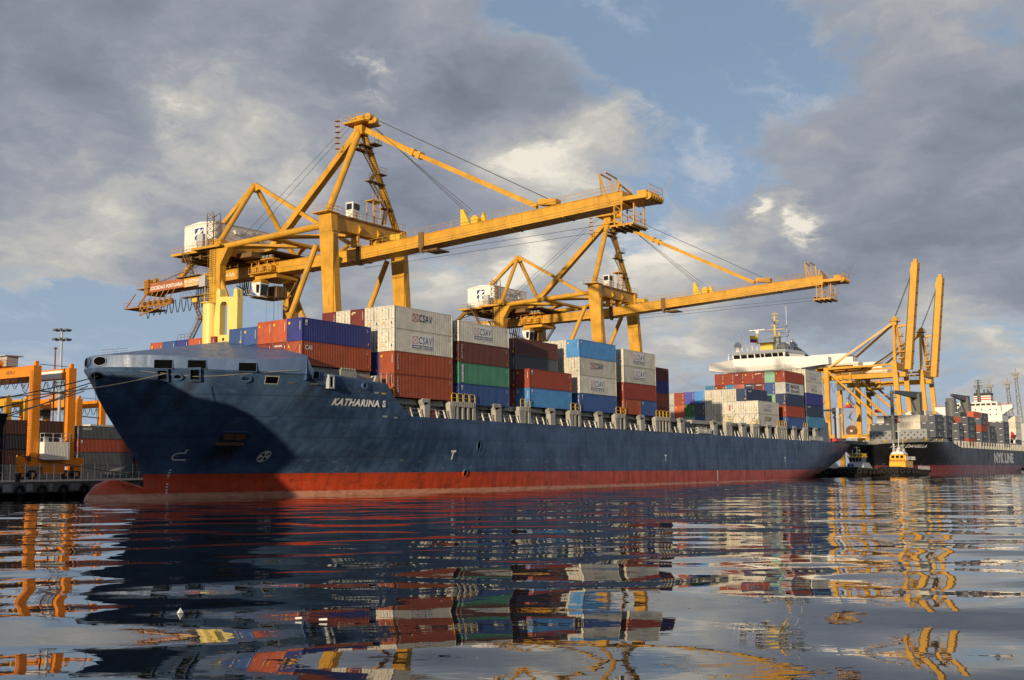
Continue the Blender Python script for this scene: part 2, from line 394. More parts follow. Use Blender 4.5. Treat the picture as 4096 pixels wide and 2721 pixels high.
    def build(s, name, mats, parent=None, org=None, sharp=35):
        me = bpy.data.meshes.new(name)
        o = Vector(ORG.get(parent.name, (0, 0, 0))) if parent is not None else Vector(org or (0, 0, 0))
        me.from_pydata([tuple(Vector(p) - o) for p in s.v], [], s.f)
        mats = mats if isinstance(mats, (list, tuple)) else [mats]
        for x in mats: me.materials.append(x)
        me.polygons.foreach_set('material_index', s.m)
        me.polygons.foreach_set('use_smooth', s.sm)
        me.update()
        if any(s.sm): me.set_sharp_from_angle(angle=R(sharp))
        ob = bpy.data.objects.new(name, me); COL.objects.link(ob)
        if parent is not None: ob.parent = parent; ORG[ob.name] = o
        else: ob.location = o; ORG[ob.name] = o
        return ob


def tag(o, label=None, cat=None, group=None, kind=None):
    if label: o['label'] = label
    if cat: o['category'] = cat
    if group: o['group'] = group
    if kind: o['kind'] = kind
    return o


def thing(name, loc, label, cat, group=None):
    o = bpy.data.objects.new(name, None); COL.objects.link(o)
    o.location = loc; o.empty_display_size = 0.5
    ORG[o.name] = Vector(loc)
    return tag(o, label, cat, group)


KIDS = {}


def dup(o, delta, label=None, parent=None):
    c = o.copy(); COL.objects.link(c)
    if parent is None:
        c.location = o.location + Vector(delta); ORG[c.name] = Vector(c.location)
        if label: c['label'] = label
    else:
        c.parent = parent
    for ch in list(o.children): dup(ch, delta, None, c)
    return c


_txt = {}


def text_polys(txt, size=1.0, shear=0.0, bold=0.0, spacing=1.0):
    key = (txt, shear, bold, spacing)
    if key not in _txt:
        cu = bpy.data.curves.new('lettering', 'FONT')
        cu.body = txt; cu.size = 1.0; cu.shear = shear; cu.offset = bold; cu.space_character = spacing; cu.resolution_u = 3
        ob = bpy.data.objects.new('lettering', cu)
        COL.objects.link(ob)
        me = bpy.data.meshes.new_from_object(ob)
        vs = [tuple(v.co) for v in me.vertices]; fs = [tuple(p.vertices) for p in me.polygons]
        bpy.data.objects.remove(ob); bpy.data.meshes.remove(me); bpy.data.curves.remove(cu)
        _txt[key] = (vs, fs)
    vs, fs = _txt[key]
    x0 = min(v[0] for v in vs); x1 = max(v[0] for v in vs); y0 = min(v[1] for v in vs); y1 = max(v[1] for v in vs)
    return [((v[0] - x0) / (x1 - x0), (v[1] - y0) / (y1 - y0)) for v in vs], fs, (x1 - x0) / (y1 - y0)


def letter(mb, txt, o, w, h, xd=(1, 0, 0), yd=(0, 0, 1), m=0, shear=0.0, bold=0.0, spacing=1.0, proj=None, th=0.01):
    """lettering filling a w by h rectangle whose lower left corner is o (a thin plate, th thick)"""
    vs, fs, asp = text_polys(txt, 1.0, shear, bold, spacing)
    o, xd, yd = Vector(o), Vector(xd), Vector(yd)
    if w is None: w = h * asp
    pts = [o + xd * (a * w) + yd * (b * h) for a, b in vs]
    if proj: pts = [proj(p) for p in pts]
    mb.add(pts, fs, m)
    return w


def quad(mb, o, w, h, xd=(1, 0, 0), yd=(0, 0, 1), m=0, proj=None):
    o, xd, yd = Vector(o), Vector(xd), Vector(yd)
    p = [o, o + xd * w, o + xd * w + yd * h, o + yd * h]
    if proj: p = [proj(q) for q in p]
    mb.poly(p, m)


WATER_Z = -0.12
# ------------------------------------------------------------------ water
def build_water():
    m = bpy.data.materials.new('harbour_water'); m.use_nodes = True
    t = NT(m.node_tree); b = t.n['Principled BSDF']
    b.inputs['Base Color'].default_value = (0.010, 0.015, 0.018, 1)
    b.inputs['Roughness'].default_value = 0.0
    b.inputs['IOR'].default_value = 1.33
    b.inputs['Specular IOR Level'].default_value = 1.0
    pos = t.node('ShaderNodeNewGeometry').outputs['Position']
    rot = t.node('ShaderNodeMapping'); t.put(rot.inputs[0], pos); rot.inputs['Rotation'].default_value = (0, 0, BETA)
    q = rot.outputs[0]
    calm = t.ramp(t.noise(t.mapping(q, (0.008, 0.016, 1)), 1.0, 2, 0.5), 0.38, 0.62, 0.45, 1.0)
    rip = t.noise(t.mapping(q, (1.3, 2.6, 1), (1, 9, 0)), 1.0, 2, 0.45, 0.2)
    h = t.math('MULTIPLY', rip, t.math('MULTIPLY', calm, 0.0028))
    bump = t.node('ShaderNodeBump'); bump.inputs['Strength'].default_value = 1.0; bump.inputs['Distance'].default_value = 1.0
    t.put(bump.inputs['Height'], h); t.l.new(bump.outputs[0], b.inputs['Normal'])
    # the surface: fine rings of real waves in front of the berth, a coarse calm sheet far away
    import numpy as np
    rng = np.random.default_rng(4)
    cx, cy = -108.81, -89.64
    head = math.atan2(0.5556, 0.8314)
    ang = np.concatenate([np.radians(np.linspace(-180, -34, 40)[:-1]), np.radians(np.linspace(-34, 34, 400)), np.radians(np.linspace(34, 180, 40)[1:])])
    rs = [0.0, 1.5, 3.0]
    while rs[-1] < 430: rs.append(rs[-1] + 0.055 + 0.0012 * rs[-1])
    while rs[-1] < 15000: rs.append(rs[-1] * 1.25)
    rs = np.array(rs)
    RR, AA = np.meshgrid(rs, ang, indexing='ij')
    X = cx + RR * np.cos(head + AA); Y = cy + RR * np.sin(head + AA)
    fx, fy = math.cos(head), math.sin(head)
    def waves(n, l0, l1, slope, spread):
        H = np.zeros_like(X)
        for i in range(n):
            lam = l0 * (l1 / l0) ** rng.random(); k = 2 * math.pi / lam; a = head + rng.normal() * spread
            H += slope / math.sqrt(n / 2) / k * np.sin(k * (X * math.cos(a) + Y * math.sin(a)) + rng.random() * 6.283)
        return H
    patch = waves(6, 25, 70, 1.0, 1.2); patch = 0.5 + 0.5 * np.tanh(1.3 * patch / (np.std(patch) + 1e-6))
    fade = np.clip((430 - RR) / 150, 0, 1)
    far = np.clip((RR - 20) / 90, 0, 1)
    Z = waves(9, 6.0, 12.0, 0.018, 0.45) + waves(10, 2.8, 5.2, 0.016, 0.45) * (0.5 + 0.5 * patch) * (0.62 + 0.55 * far)
    Z = Z + waves(10, 1.5, 2.4, 0.010, 0.45) * (0.3 + 0.7 * patch) * (0.15 + 1.2 * far)
    Z = Z + waves(16, 0.9, 1.5, 0.014, 0.5) * (0.1 + 0.9 * patch) * (0.03 + 1.15 * far) * np.clip((330 - RR) / 120, 0, 1)
    Z = WATER_Z + Z * fade
    nr, na = X.shape
    idx = np.arange(nr * na).reshape(nr, na)
    nxt = np.roll(idx, -1, axis=1)
    q_ = np.stack([idx[:-1], idx[1:], nxt[1:], nxt[:-1]], -1)[:, :-1].reshape(-1, 4)
    me = bpy.data.meshes.new('water')
    me.vertices.add(nr * na); me.vertices.foreach_set('co', np.stack([X, Y, Z], -1).reshape(-1).astype(np.float32))
    me.loops.add(q_.size); me.loops.foreach_set('vertex_index', q_.reshape(-1).astype(np.int32))
    me.polygons.add(len(q_)); me.polygons.foreach_set('loop_start', (np.arange(len(q_)) * 4).astype(np.int32)); me.polygons.foreach_set('loop_total', np.full(len(q_), 4, np.int32))
    me.polygons.foreach_set('use_smooth', np.ones(len(q_), dtype=bool))
    me.materials.append(m); me.update(calc_edges=True); me.validate()
    ob = bpy.data.objects.new('water', me); COL.objects.link(ob)
    tag(ob, kind='structure')


build_water()

# ------------------------------------------------------------------ quay and yard
QY, QZ = 33.4, 2.0
def build_quay():
    tag(MB().box(-900, 2600, QY + 6, 3000, -6, QZ).build('ground', M['asphalt']), kind='structure')
    w = thing('quay_wall', (0, QY, 0), 'weathered concrete quay edge on dark piles behind the blue bow', 'quay wall')
    MB().box(-900, 2600, QY, QY + 6.2, 0.72, QZ - 0.004).build('cope_beam', M['concrete'], w)
    random.seed(3)
    pl = MB()
    for i in range(-90, 20): pl.tube((i * 3.0, QY + 0.7, -4), (i * 3.0, QY + 0.7, 0.8), 0.32, 8)
    o = pl.build('pile', M['stone'], w); o['kind'] = 'stuff'
    bb = MB()
    for i in range(-34, 4):
        bb.box(i * 3.0 + 0.4, i * 3.0 + 0.9 + random.random(), QY - 0.06, QY - 0.003, 0.9, 1.75)
    o = bb.build('fender_pad', M['grlet'], w); o['kind'] = 'stuff'
    tag(MB().box(-20.6, -17.0, QY - 2.2, QY - 1.0, WATER_Z - 0.4, 1.05).box(-20.5, -17.1, QY - 2.1, QY - 1.1, 1.05, 1.15).build('floating_fender', M['blue'], org=(-19, QY - 1.6, 0)),
        'dark blue floating fender block against the quay under the bulbous bow', 'fender')


build_quay()


# ------------------------------------------------------------------ hull form
def lerp(tab, x):
    if x <= tab[0][0]: return tab[0][1]
    for (a, b), (c, d) in zip(tab, tab[1:]):
        if x <= c: return b + (d - b) * (x - a) / (c - a)
    return tab[-1][1]


STEM = [(-3, -26.4), (1.3, -26.45), (2.0, -26.4), (2.95, -26.7), (4.4, -27.6), (6.1, -29.0), (7.9, -30.4), (9.0, -31.4), (10.9, -32.7), (12.9, -33.4), (14.4, -33.7), (15.7, -33.5), (17, -33.3)]
HBT = [(-3, [(0, 0), (6, 2.0), (14, 5.2), (26, 9.6), (38, 13.0), (52, 15.4), (64, 16.1)]),
       (2.67, [(0, 0), (2, 1.2), (5, 2.9), (10, 5.4), (20, 9.6), (30, 12.9), (40, 15.1), (54, 16.1)]),
       (7, [(0, 0), (1, 1.0), (3, 2.9), (6, 5.4), (12, 9.3), (20, 12.8), (30, 15.2), (42, 16.1)]),
       (10.5, [(0, 0), (.5, .65), (2, 2.3), (4, 4.4), (8, 7.9), (13, 11.4), (20, 14.4), (29, 16.1)]),
       (12.9, [(0, 0), (.2, .5), (.6, 1.3), (1.2, 2.2), (2.2, 3.5), (4, 5.5), (7, 8.7), (11.7, 12.2), (18.2, 16.1)]),
       (14.4, [(0, 0), (.1, .7), (.3, 1.3), (.7, 2.2), (1.7, 3.9), (3.4, 6.1), (5.4, 8.1), (8.9, 11.0), (12.2, 13.9), (16.4, 16.1)]),
       (17, [(0, 0), (.1, .7), (.3, 1.3), (.7, 2.2), (1.7, 3.9), (3.4, 6.1), (5.4, 8.1), (8.9, 11.0), (12.2, 13.9), (16.4, 16.1)])]
AFT = [(-3, (1.25, 118)), (0, (1.0, 132)), (1.2, (.80, 138)), (3, (.50, 146)), (5.5, (.29, 150)), (9, (.17, 158))]
UC = 15.8


def hb(s, z):
    ds = s - lerp(STEM, z)
    if ds <= 0: return 0.0
    if s < 100:
        if z <= HBT[0][0]: return lerp(HBT[0][1], ds)
        for (za, ta), (zb, tb) in zip(HBT, HBT[1:]):
            if z <= zb:
                k = (z - za) / (zb - za); return lerp(ta, ds) * (1 - k) + lerp(tb, ds) * k
        return lerp(HBT[-1][1], ds)
    K = lerp([(a, b[0]) for a, b in AFT], z); S0 = lerp([(a, b[1]) for a, b in AFT], z)
    return 16.1 if s < S0 else max(0.0, 16.1 * (1 - K * ((s - S0) / (192 - S0)) ** 2))


ZTOP = [(-36, 15.7), (-32, 15.65), (-28, 15.4), (-25, 15.3), (-22, 15.4), (-20.3, 15.65), (-18.7, 16.0), (-17.7, 14.6), (-17.1, 14.3), (-3.9, 13.56), (-2.4, 11.85), (-.8, 10.6), (.7, 9.72), (165, 8.82), (192, 8.6)]
COLS = [-36, -35.95, -35.8, -35.6, -35.3, -34.9, -34.4, -33.7, -32.6, -31.4, -30, -28.5, -27, -25, -23.5, -22, -20.3, -18.7, -17.7, -17.1, -14, -12, -10, -8, -6, -3.9, -2.4, -.8, .7, 4, 8, 12, 17, 22, 28, 36, 45, 60, 80, 100, 118, 128, 136, 142, 148, 153, 158, 162, 166, 170, 174, 178, 182, 185, 188, 190, 191.3, 192]
K1 = [(-36, 14.4), (-17, 13.88), (-4, 13.4), (0, 13.3)]
K2 = [(-36, 13.05), (-15, 12.5), (-3, 12.2), (0, 12.1)]
ROWS = [-3, -1, .3, 1.3, 2.66, 4.5, 6.5, 8.5, 9.7, 11.2, K2, K1, 99]


def cs(c, z): return c + (lerp(STEM, z) + 36) * max(0.0, 1 - (c + 36) / 45)


def hull_mesh(mb, dx=0.0, dy=0.0, ztop=ZTOP, cols=COLS, rows=ROWS, deck=1.1):
    g = []
    for c in cols:
        zt = lerp(ztop, c); col = []
        for z in rows:
            zz = min(lerp(z, c) if isinstance(z, list) else z, zt); s = cs(c, zz); col.append((s, hb(s, zz) if c > -36 else 0.0, zz))
        g.append(col)
    for side in (-1, 1):
        vs = [(s + dx, UC + dy + side * h, z) for col in g for s, h, z in col]
        n = len(rows); fs = []
        for i in range(len(cols) - 1):
            for j in range(n - 1):
                a, b, c, d = i * n + j, (i + 1) * n + j, (i + 1) * n + j + 1, i * n + j + 1
                f = []
                for k in ((a, b, c, d) if side < 0 else (d, c, b, a)):
                    if not f or all((Vector(vs[k]) - Vector(vs[q])).length > 1e-4 for q in f): f.append(k)
                if len(f) > 2: fs.append(f)
        mb.add(vs, fs, 0, True)
    n = len(rows)
    last = g[-1]
    mb.poly([(s + dx, UC + dy - h, z) for s, h, z in last] + [(s + dx, UC + dy + h, z) for s, h, z in reversed(last)])
    return g


def hull_pt(s, z, out=0.02, dx=0.0):
    """a point on the water-side shell, pushed out a little"""
    e = 0.05
    u = UC - hb(s, z)
    a = Vector((2 * e, -(hb(s + e, z) - hb(s - e, z)), 0)); b = Vector((0, -(hb(s, z + e) - hb(s, z - e)), 2 * e))
    nrm = a.cross(b).normalized()
    return Vector((s + dx, u, z)) + nrm * out, nrm


def on_hull(out=0.03, dx=0.0): return lambda p: hull_pt(p.x - dx, p.z, out, dx)[0]


# ------------------------------------------------------------------ the blue container ship
def build_ship():
    S = thing('container_ship', (78, UC, 0), 'long blue container ship with red boot top, white bridge and name KATHARINA S', 'container ship')
    mb = MB(); g = hull_mesh(mb)
    # bulbous bow
    sec = [(-34.05, -.7, .15), (-33.85, .15, .9), (-33.3, 1.0, 1.55), (-32.3, 1.85, 2.05), (-31.2, 2.22, 2.3), (-30.2, 2.26, 2.45), (-29.0, 2.0, 2.55), (-27.6, 1.6, 2.5), (-26.2, 1.25, 2.3), (-24.0, 1.0, 2.2)]
    n = 24; vs = []
    for s, zt, w in sec:
        zc, hz = (zt - 4.5) / 2, (zt + 4.5) / 2
        vs += [(s, UC + w * math.sin(2 * math.pi * i / n), zc + hz * math.cos(2 * math.pi * i / n)) for i in range(n)]
    mb.add(vs, [(k * n + i, (k + 1) * n + i, (k + 1) * n + (i + 1) % n, k * n + (i + 1) % n) for k in range(len(sec) - 1) for i in range(n)] + [tuple(range(n))], 0, True)
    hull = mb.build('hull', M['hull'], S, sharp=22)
    # whaleback roof over the mooring deck
    wb = MB()
    k = COLS.index(-18.7)
    for side in (-1, 1):
        vs = []
        for i in range(k + 1):
            s, h, z = g[i][-1]; t = (COLS[i] + 36) / 17.3
            vs += [(s, UC + side * h, z), (-33.5 + 21.8 * t, UC, 15.72 + 3.78 * t)]
        wb.add(vs, [(2 * i, 2 * i + 1, 2 * i + 3, 2 * i + 2) if side > 0 else (2 * i, 2 * i + 2, 2 * i + 3, 2 * i + 1) for i in range(k)], 0, True)
        s, h, z = g[k][-1]
        wb.poly([(s + .02, UC + side * h, z - .02), (-11.7, UC, 19.48), (-11.7, UC, 13.2), (s + .02, UC + side * (h - .02), 13.2)])
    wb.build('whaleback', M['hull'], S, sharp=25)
    hr = MB(); hr.rail([(-33, UC - .6, 15.75), (-29.5, UC - .6, 16.3)], .55, 1.2, .025); hr.build('handrail', M['lgrey'], S)
    # decks
    dk = MB()
    for a, b in zip(COLS, COLS[1:]):
        if a >= -27:
            zd = 12.4 if b <= -2.4 else 8.2
            dk.poly([(x, UC + q * (hb(x, zd) - .04), zd) for x, q in ((a, -1), (b, -1), (b, 1), (a, 1))])
    dk.build('main_deck', M['deckdark'], S)
    # hatch coamings with covers
    hc = MB()
    hc.box(-2.2, 85.8, 1.6, 30.0, 8.2, 11.3).box(88.2, 162.8, 1.6, 30.0, 8.2, 11.3)
    for a, b in ((-1.9, 11.2), (11.9, 28.9), (29.5, 43.7), (44.3, 58.6), (59.2, 72.9), (74.5, 85.8), (88.2, 104), (104.6, 119), (119.8, 133.4), (136, 150), (150.6, 162.8)):
        hc.box(a, b, .9, 30.7, 11.3, 11.98)
    hc.box(-15.6, -2.6, 3.0, 28.6, 12.4, 15.2)
    for i in range(-1, 70):                                             # stiffeners on the coaming
        x = i * 2.4
        if not 85 < x < 88.6 and x < 162: hc.box(x, x + .12, 1.35, 1.597, 8.2, 11.297)
    hc.build('hatch_coaming', M['beige'], S)
    # lashing posts along the rail
    def top(s): return lerp(ZTOP, s) - .05
    for a, b, typ in ((3.9, 5.8, 'n'), (10.2, 15.7, 'w'), (20, 22.2, 'n'), (26.9, 29.6, 'd'), (34.6, 36.8, 'n'), (41.1, 44.3, 'd'), (49.4, 51.6, 'n'), (55.9, 59.4, 'd'), (64.3, 66.6, 'n'), (70.8, 76.6, 'w'),
                      (80.4, 82.8, 'n'), (95.4, 97.9, 'n'), (102.3, 105.1, 'd'), (109.8, 112.8, 'n'), (116.6, 120, 'd'), (124.5, 127.1, 'n'), (130.8, 136.8, 'w'), (140.7, 143.3, 'n'), (148, 150.9, 'd'), (155.6, 158.2, 'n')):
        p = MB(); z0 = top(a)
        yf, yb = -.2, .55
        if typ == 'n':
            b -= .25
            p.hexa([(a + .6, yf, z0), (b, yf, z0), (b, yb, z0), (a + .6, yb, z0)], [(a + .45, yf, 11.6), (b, yf, 11.6), (b, yb, 11.6), (a + .45, yb, 11.6)])
            p.hexa([(a + .45, yf, 11.2), (b, yf, 11.6), (b, yb, 11.6), (a + .45, yb, 11.2)], [(a - .1, yf, 11.95), (b, yf, 11.95), (b, yb, 11.95), (a - .1, yb, 11.95)])
            for q in range(4): p.box(a + .2 + q * .45, a + .4 + q * .45, yf + .05, yf + .3, 11.95, 12.1)
        else:
            ncol = 5 if typ == 'w' else 3
            w = b - a
            for q in range(ncol):
                x = a + (w - .62) * q / (ncol - 1)
                dxx = -.35 if q == 0 else 0
                wd = .8 if q == 0 else (.42 if q < ncol - 1 else .6)
                p.hexa([(x + .0, yf, z0), (x + wd, yf, z0), (x + wd, yb, z0), (x, yb, z0)], [(x + dxx, yf, 11.45), (x + wd, yf, 11.45), (x + wd, yb, 11.45), (x + dxx, yb, 11.45)])
            p.box(a - .3, b, yf - .02, yb + .02, 11.45, 11.95)
            for q in range(int(w / .4)): p.box(a + q * .4, a + .18 + q * .4, yf - .08, yf - .022, 11.3, 12.02)
        p.build('lashing_post', M['beige'], S)
        if typ != 'n':
            y = MB()
            for i in range(4 if typ == 'w' else 2):
                w = (b - a) / (4 if typ == 'w' else 2); x = a + i * w
                q = [(x + .1, -.15, 11.95), (x + .05, -.15, 12.95), (x + .25, -.15, 13.1), (x + w - .35, -.15, 13.1), (x + w - .15, -.15, 12.95), (x + w - .1, -.15, 11.95)]
                y.path(q, .055, 5); y.tube((x + .1, -.15, 12.5), (x + w - .1, -.15, 12.5), .035, 4)
            y.build('handrail', M['yellow'], S)
    # slanting bulwark stays and rail wires between the posts
    st = MB()
    s = 1.8
    posts = [(3.7, 6), (9.8, 16), (19.8, 22.4), (26.6, 29.8), (34.4, 37), (40.7, 44.5), (49.2, 51.8), (55.5, 59.6), (64.1, 66.8), (70.4, 76.8), (80.2, 83), (95, 98.2), (102, 105.3), (109.5, 113), (116.3, 120.2), (124.2, 127.3), (130.5, 137), (140.5, 143.5), (147.8, 151), (155.4, 158.4)]
    while s < 162:
        if not any(a < s < b for a, b in posts) and not 86 < s < 94:
            z0 = top(s); q = MB(); q.beam((s + .22, -.1, z0), (s - .05, .1, z0 + 1.15), .09, .17); q.build('bulwark_stay', M['white'], S)
        s += 1.75
    for a, b in zip([(0, 1.5)] + posts, posts + [(162, 163)]):
        for h in (.55, 1.05): st.tube((a[1], -.05, top(a[1]) + h), (b[0], -.05, top(b[0]) + h), .03, 4, cap=False)
    st.build('rail_wire', M['lgrey'], S)
    rnd = random.Random(12)
    pp = MB()
    for z, y, r in ((9.3, 1.2, .09), (9.75, 1.25, .07), (10.9, 1.3, .06)): pp.tube((-1, y, z), (85, y, z), r, 5).tube((88.5, y, z), (162, y, z), r, 5)
    pp.build('deck_pipe', M['grey'], S)
    for k in range(46):                                                  # lockers, vents and hose boxes along the side deck
        x = 2 + k * 3.5 + rnd.uniform(-1, 1)
        if any(a - .4 < x < b + .4 for a, b in posts) or 84 < x < 89: continue
        f = MB(); ty = rnd.choice('bvvb')
        if ty == 'b': w_ = rnd.uniform(.5, 1.2); f.box(x, x + w_, .35, .95, 8.25, 9.9 + rnd.uniform(.1, .9)); f.box(x + .05, x + w_ - .05, .345, .349, 9.0, 9.8)
        else: h_ = rnd.uniform(.7, 1.6); f.tube((x, .7, 8.25), (x, .7, 9.6 + h_), .14, 8).disc((x, .7, 9.6 + h_), (0, 0, 1), .3, .25, 10)
        f.build('deck_fitting', M[rnd.choice(['beige', 'grey', 'deckdark', 'deckdark', 'rustd', 'red' if k % 9 == 1 else 'grey'])], S)
    # stowed gangways
    for a, b in ((88.4, 94.6), (151.5, 161.5)):
        gmb = MB(); z0 = top(a) + .25
        for z in (z0, z0 + .9): gmb.beam((a, -.3, z), (b, -.3, z), .15, .12); gmb.beam((a, .6, z), (b, .6, z), .12, .12)
        nn = 12
        for i in range(nn): gmb.beam((a + (b - a) * i / nn, -.3, z0), (a + (b - a) * (i + .6) / nn, -.3, z0 + .9), .08, .08)
        gmb.box(a, b, -.25, .55, z0 - .15, z0 - .05)
        gmb.build('gangway', M['lgrey'], S)
    # mooring openings in the bow
    def port(name, s, z, w, h, rnd, inner=M['void'], rim=M['hull'], rw=.12, depth=.06, at=None):
        p, nrm = at or hull_pt(s, z, 0.0)
        xd = Vector((0, 0, 1)).cross(nrm).normalized(); yd = nrm.cross(xd)
        f = MB(); n = 20
        def ring(k, o):
            if rnd: return [p + nrm * o + xd * math.cos(2 * math.pi * i / n) * (w / 2 + k) + yd * math.sin(2 * math.pi * i / n) * (h / 2 + k) for i in range(n)]
            return [p + nrm * o + xd * a * (w / 2 + k) + yd * b * (h / 2 + k) for a, b in ((-1, -1), (1, -1), (1, 1), (-1, 1))]
        a, b, c, d = ring(rw, -.25), ring(rw, depth), ring(0, depth), ring(0, .015)
        m = len(a)
        f.add(a + b + c + d, [(r * m + i, r * m + (i + 1) % m, (r + 1) * m + (i + 1) % m, (r + 1) * m + i) for r in range(3) for i in range(m)], 0)
        o = f.build(name, rim, S)
        q = MB(); q.poly(ring(0, .016)); q.build('inner_panel', inner, o)  # flat panel closing the ring; the black ones stand for the unlit inside
        return o
    for s, z in ((-29.6, 14.65), (-27.0, 14.65), (-22.9, 14.45)): port('mooring_port', s, z, 1.9, .95, False, rw=.05, depth=.03)
    port('mooring_port', -15.6, 13.85, .75, .85, False, rw=.05, depth=.03)
    port('mooring_port', -20.0, 13.15, 1.4, .95, False, rim=M['beige'], rw=.10, depth=.03)
    port('roller_fairlead', -29.3, 13.6, .9, 1.2, False, rw=.2, depth=.30)
    port('roller_fairlead', -26.9, 13.65, .9, 1.2, False, rw=.2, depth=.30)
    port('roller_fairlead', -13.3, 13.2, .55, 1.2, False, rim=M['lgrey'], rw=.2, depth=.25)
    port('chock', -28.1, 13.4, .75, .5, True, rw=.22, depth=.2)
    port('chock', -22.5, 13.3, .85, .55, True, rw=.24, depth=.2)
    port('chock', -7.4, 13.1, .5, .6, True, rw=.2, depth=.18)
    port('bow_port', 0, 0, 1.25, .95, True, rw=.06, depth=.04, at=(Vector((-33.62, 16.9, 15.0)), Vector((-.93, .36, .05)).normalized()))
    port('bow_port', 0, 0, 1.35, .95, True, rw=.06, depth=.04, at=(Vector((-33.55, 14.65, 15.05)), Vector((-.85, -.52, .05)).normalized()))
    port('bow_port', 0, 0, 1.3, .85, True, rw=.06, depth=.12, at=(Vector((-33.45, 15.1, 13.5)), Vector((-.75, -.5, -.4)).normalized()))
    port('side_opening', 16.4, 6.2, .7, 1.25, True, rw=.12, depth=.08)
    port('side_opening', 14.4, 2.45, .7, .9, True, rim=M['hull'], rw=.1, depth=.08)
    sl = MB()
    for s, z, m in ((-18.3, 12.8, 0), (-16.0, 12.75, 0), (-11.6, 12.55, 0), (-10.1, 12.4, 0), (-8.6, 12.3, 0), (-5.5, 12.25, 1), (-4.2, 12.2, 2), (-3.5, 9.45, 1), (-1.6, 9.35, 1)):
        pr = on_hull(.02)
        quad(sl, (s, 0, z), .75, .2, proj=pr, m=m)
    sl.build('scupper', [M['dgrey'], M['beige'], M['sticker']], S)  # flat marks: dark tone for shaded slots, pale tone for lit ones
    # anchor in its pocket
    ap = port('anchor_pocket', -20.1, 7.0, 2.5, 1.0, False, rim=M['hull'], inner=M['gold'], rw=.18, depth=.12)
    p, nrm = hull_pt(-20.1, 7.0, .06)
    an = MB(); xd = Vector((0, 0, 1)).cross(nrm).normalized(); yd = nrm.cross(xd)
    an.beam(p - xd * .5 + yd * .1, p + xd * .5 + yd * .1, .14, .2); an.beam(p - yd * .3, p + yd * .45, .16, .16)
    an.build('anchor', M['rustd'], ap)
    sill = MB(); sill.beam(hull_pt(-21.5, 6.2, .1)[0], hull_pt(-18.7, 6.2, .1)[0], .4, .4); sill.build('anchor_sill', M['rustd'], ap)
    # lettering and hull marks
    nm = MB(); letter(nm, 'KATHARINA S', (-11.6, 0, 10.62), 8.15, .86, shear=.03, bold=.045, spacing=1.12, proj=on_hull(.03))
    nm.build('name_lettering', M['letter'], S)
    mk = MB()
    for s, z in ((11.1, 5.25), (73.9, 4.98), (134.2, 4.75)):              # tug push marks
        q = MB(); quad(q, (s - .42, 0, z), .95, .26, proj=on_hull(.03)); quad(q, (s - .1, 0, z - .95), .26, .95, proj=on_hull(.03)); q.build('tug_push_mark', M['letter'], S)
    pr = on_hull(.04)
    def arc(cx, cz, r0, r1, a0, a1, n, m=0, prj=pr):
        for i in range(n):
            q0, q1 = a0 + (a1 - a0) * i / n, a0 + (a1 - a0) * (i + 1) / n
            mk.poly([prj(Vector((cx + math.cos(q) * r, 0, cz + math.sin(q) * r))) for q, r in ((q0, r0), (q0, r1), (q1, r1), (q1, r0))], m)
    arc(-15.6, 4.72, 0.0, .66, 0, 2 * math.pi, 24)                       # bow thruster mark
    for i in range(4):
        a = math.pi / 4 + i * math.pi / 2
        arc(-15.6, 4.72, .08, .54, a - .33, a + .33, 4, 1, on_hull(.055))
    mk.build('thruster_mark', [M['letter'], M['black']], S)
    mk = MB(); x0, z0 = -24.1, 4.72                                                 # bulb mark
    quad(mk, (x0 - .1, 0, z0 - .42), .95, .13, proj=pr); arc(x0 - .1, z0 + .02, .31, .44, math.pi * .5, math.pi * 1.5, 12); quad(mk, (x0 - .1, 0, z0 + .33), .55, .13, proj=pr); quad(mk, (x0 + .38, 0, z0 + .33), .13, .5, proj=pr)
    mk.build('bulb_mark', M['letter'], S)
    mk = MB(); quad(mk, (96.5, 0, .3), .35, 2.0, proj=pr); mk.build('load_line', M['letter'], S)
    mk = MB()
    for i in range(9): quad(mk, (-24.3, 0, .6 + i * .32), .22, .14, proj=pr)
    mk.build('draught_mark', M['letter'], S)
    # superstructure
    ac = MB()
    ac.box(164, 175, 5.5, 26.1, 8.2, 28.2)
    ac.box(175, 184, 9, 22.6, 8.2, 25.5)
    ac.build('accommodation', M['white'], S)
    br = MB()                                                            # bridge deck with swept wings
    plan = [(161, 22.4), (161, 8.6), (167.6, -.35), (170.2, -.35), (173.5, 8), (173.5, 23.6), (170.2, 31.95), (167.6, 31.95)]
    br.prism([(x, y, 28.35) for x, y in plan], (0, 0, 2.0))
    br.prism([(161.6, 21.5, 27.3), (161.6, 9.5, 27.3), (166, 3.6, 28.34), (171.5, 3.6, 28.34), (173, 9.5, 27.3), (173, 21.5, 27.3), (171.5, 28, 28.34), (166, 28, 28.34)], (0, 0, .012)) if False else None
    br.hexa([(161.6, 9.5, 27.2), (173, 9.5, 27.2), (173, 22, 27.2), (161.6, 22, 27.2)], [(161.1, 8.7, 28.345), (173.4, 8.2, 28.345), (173.4, 23.4, 28.345), (161.1, 22.3, 28.345)])
    br.hexa([(163.2, 6.0, 27.4), (172, 6.0, 27.4), (173, 9.498, 27.2), (161.6, 9.498, 27.2)], [(166.8, .4, 28.345), (170.3, .4, 28.345), (173.4, 8.19, 28.345), (161.1, 8.69, 28.345)])
    br.hexa([(163.2, 25.6, 27.4), (172, 25.6, 27.4), (173, 22.002, 27.2), (161.6, 22.002, 27.2)], [(166.8, 31.2, 28.345), (170.3, 31.2, 28.345), (173.4, 23.41, 28.345), (161.1, 22.31, 28.345)])
    bridge = br.build('bridge_deck', M['bridge'], S)
    wh = MB()
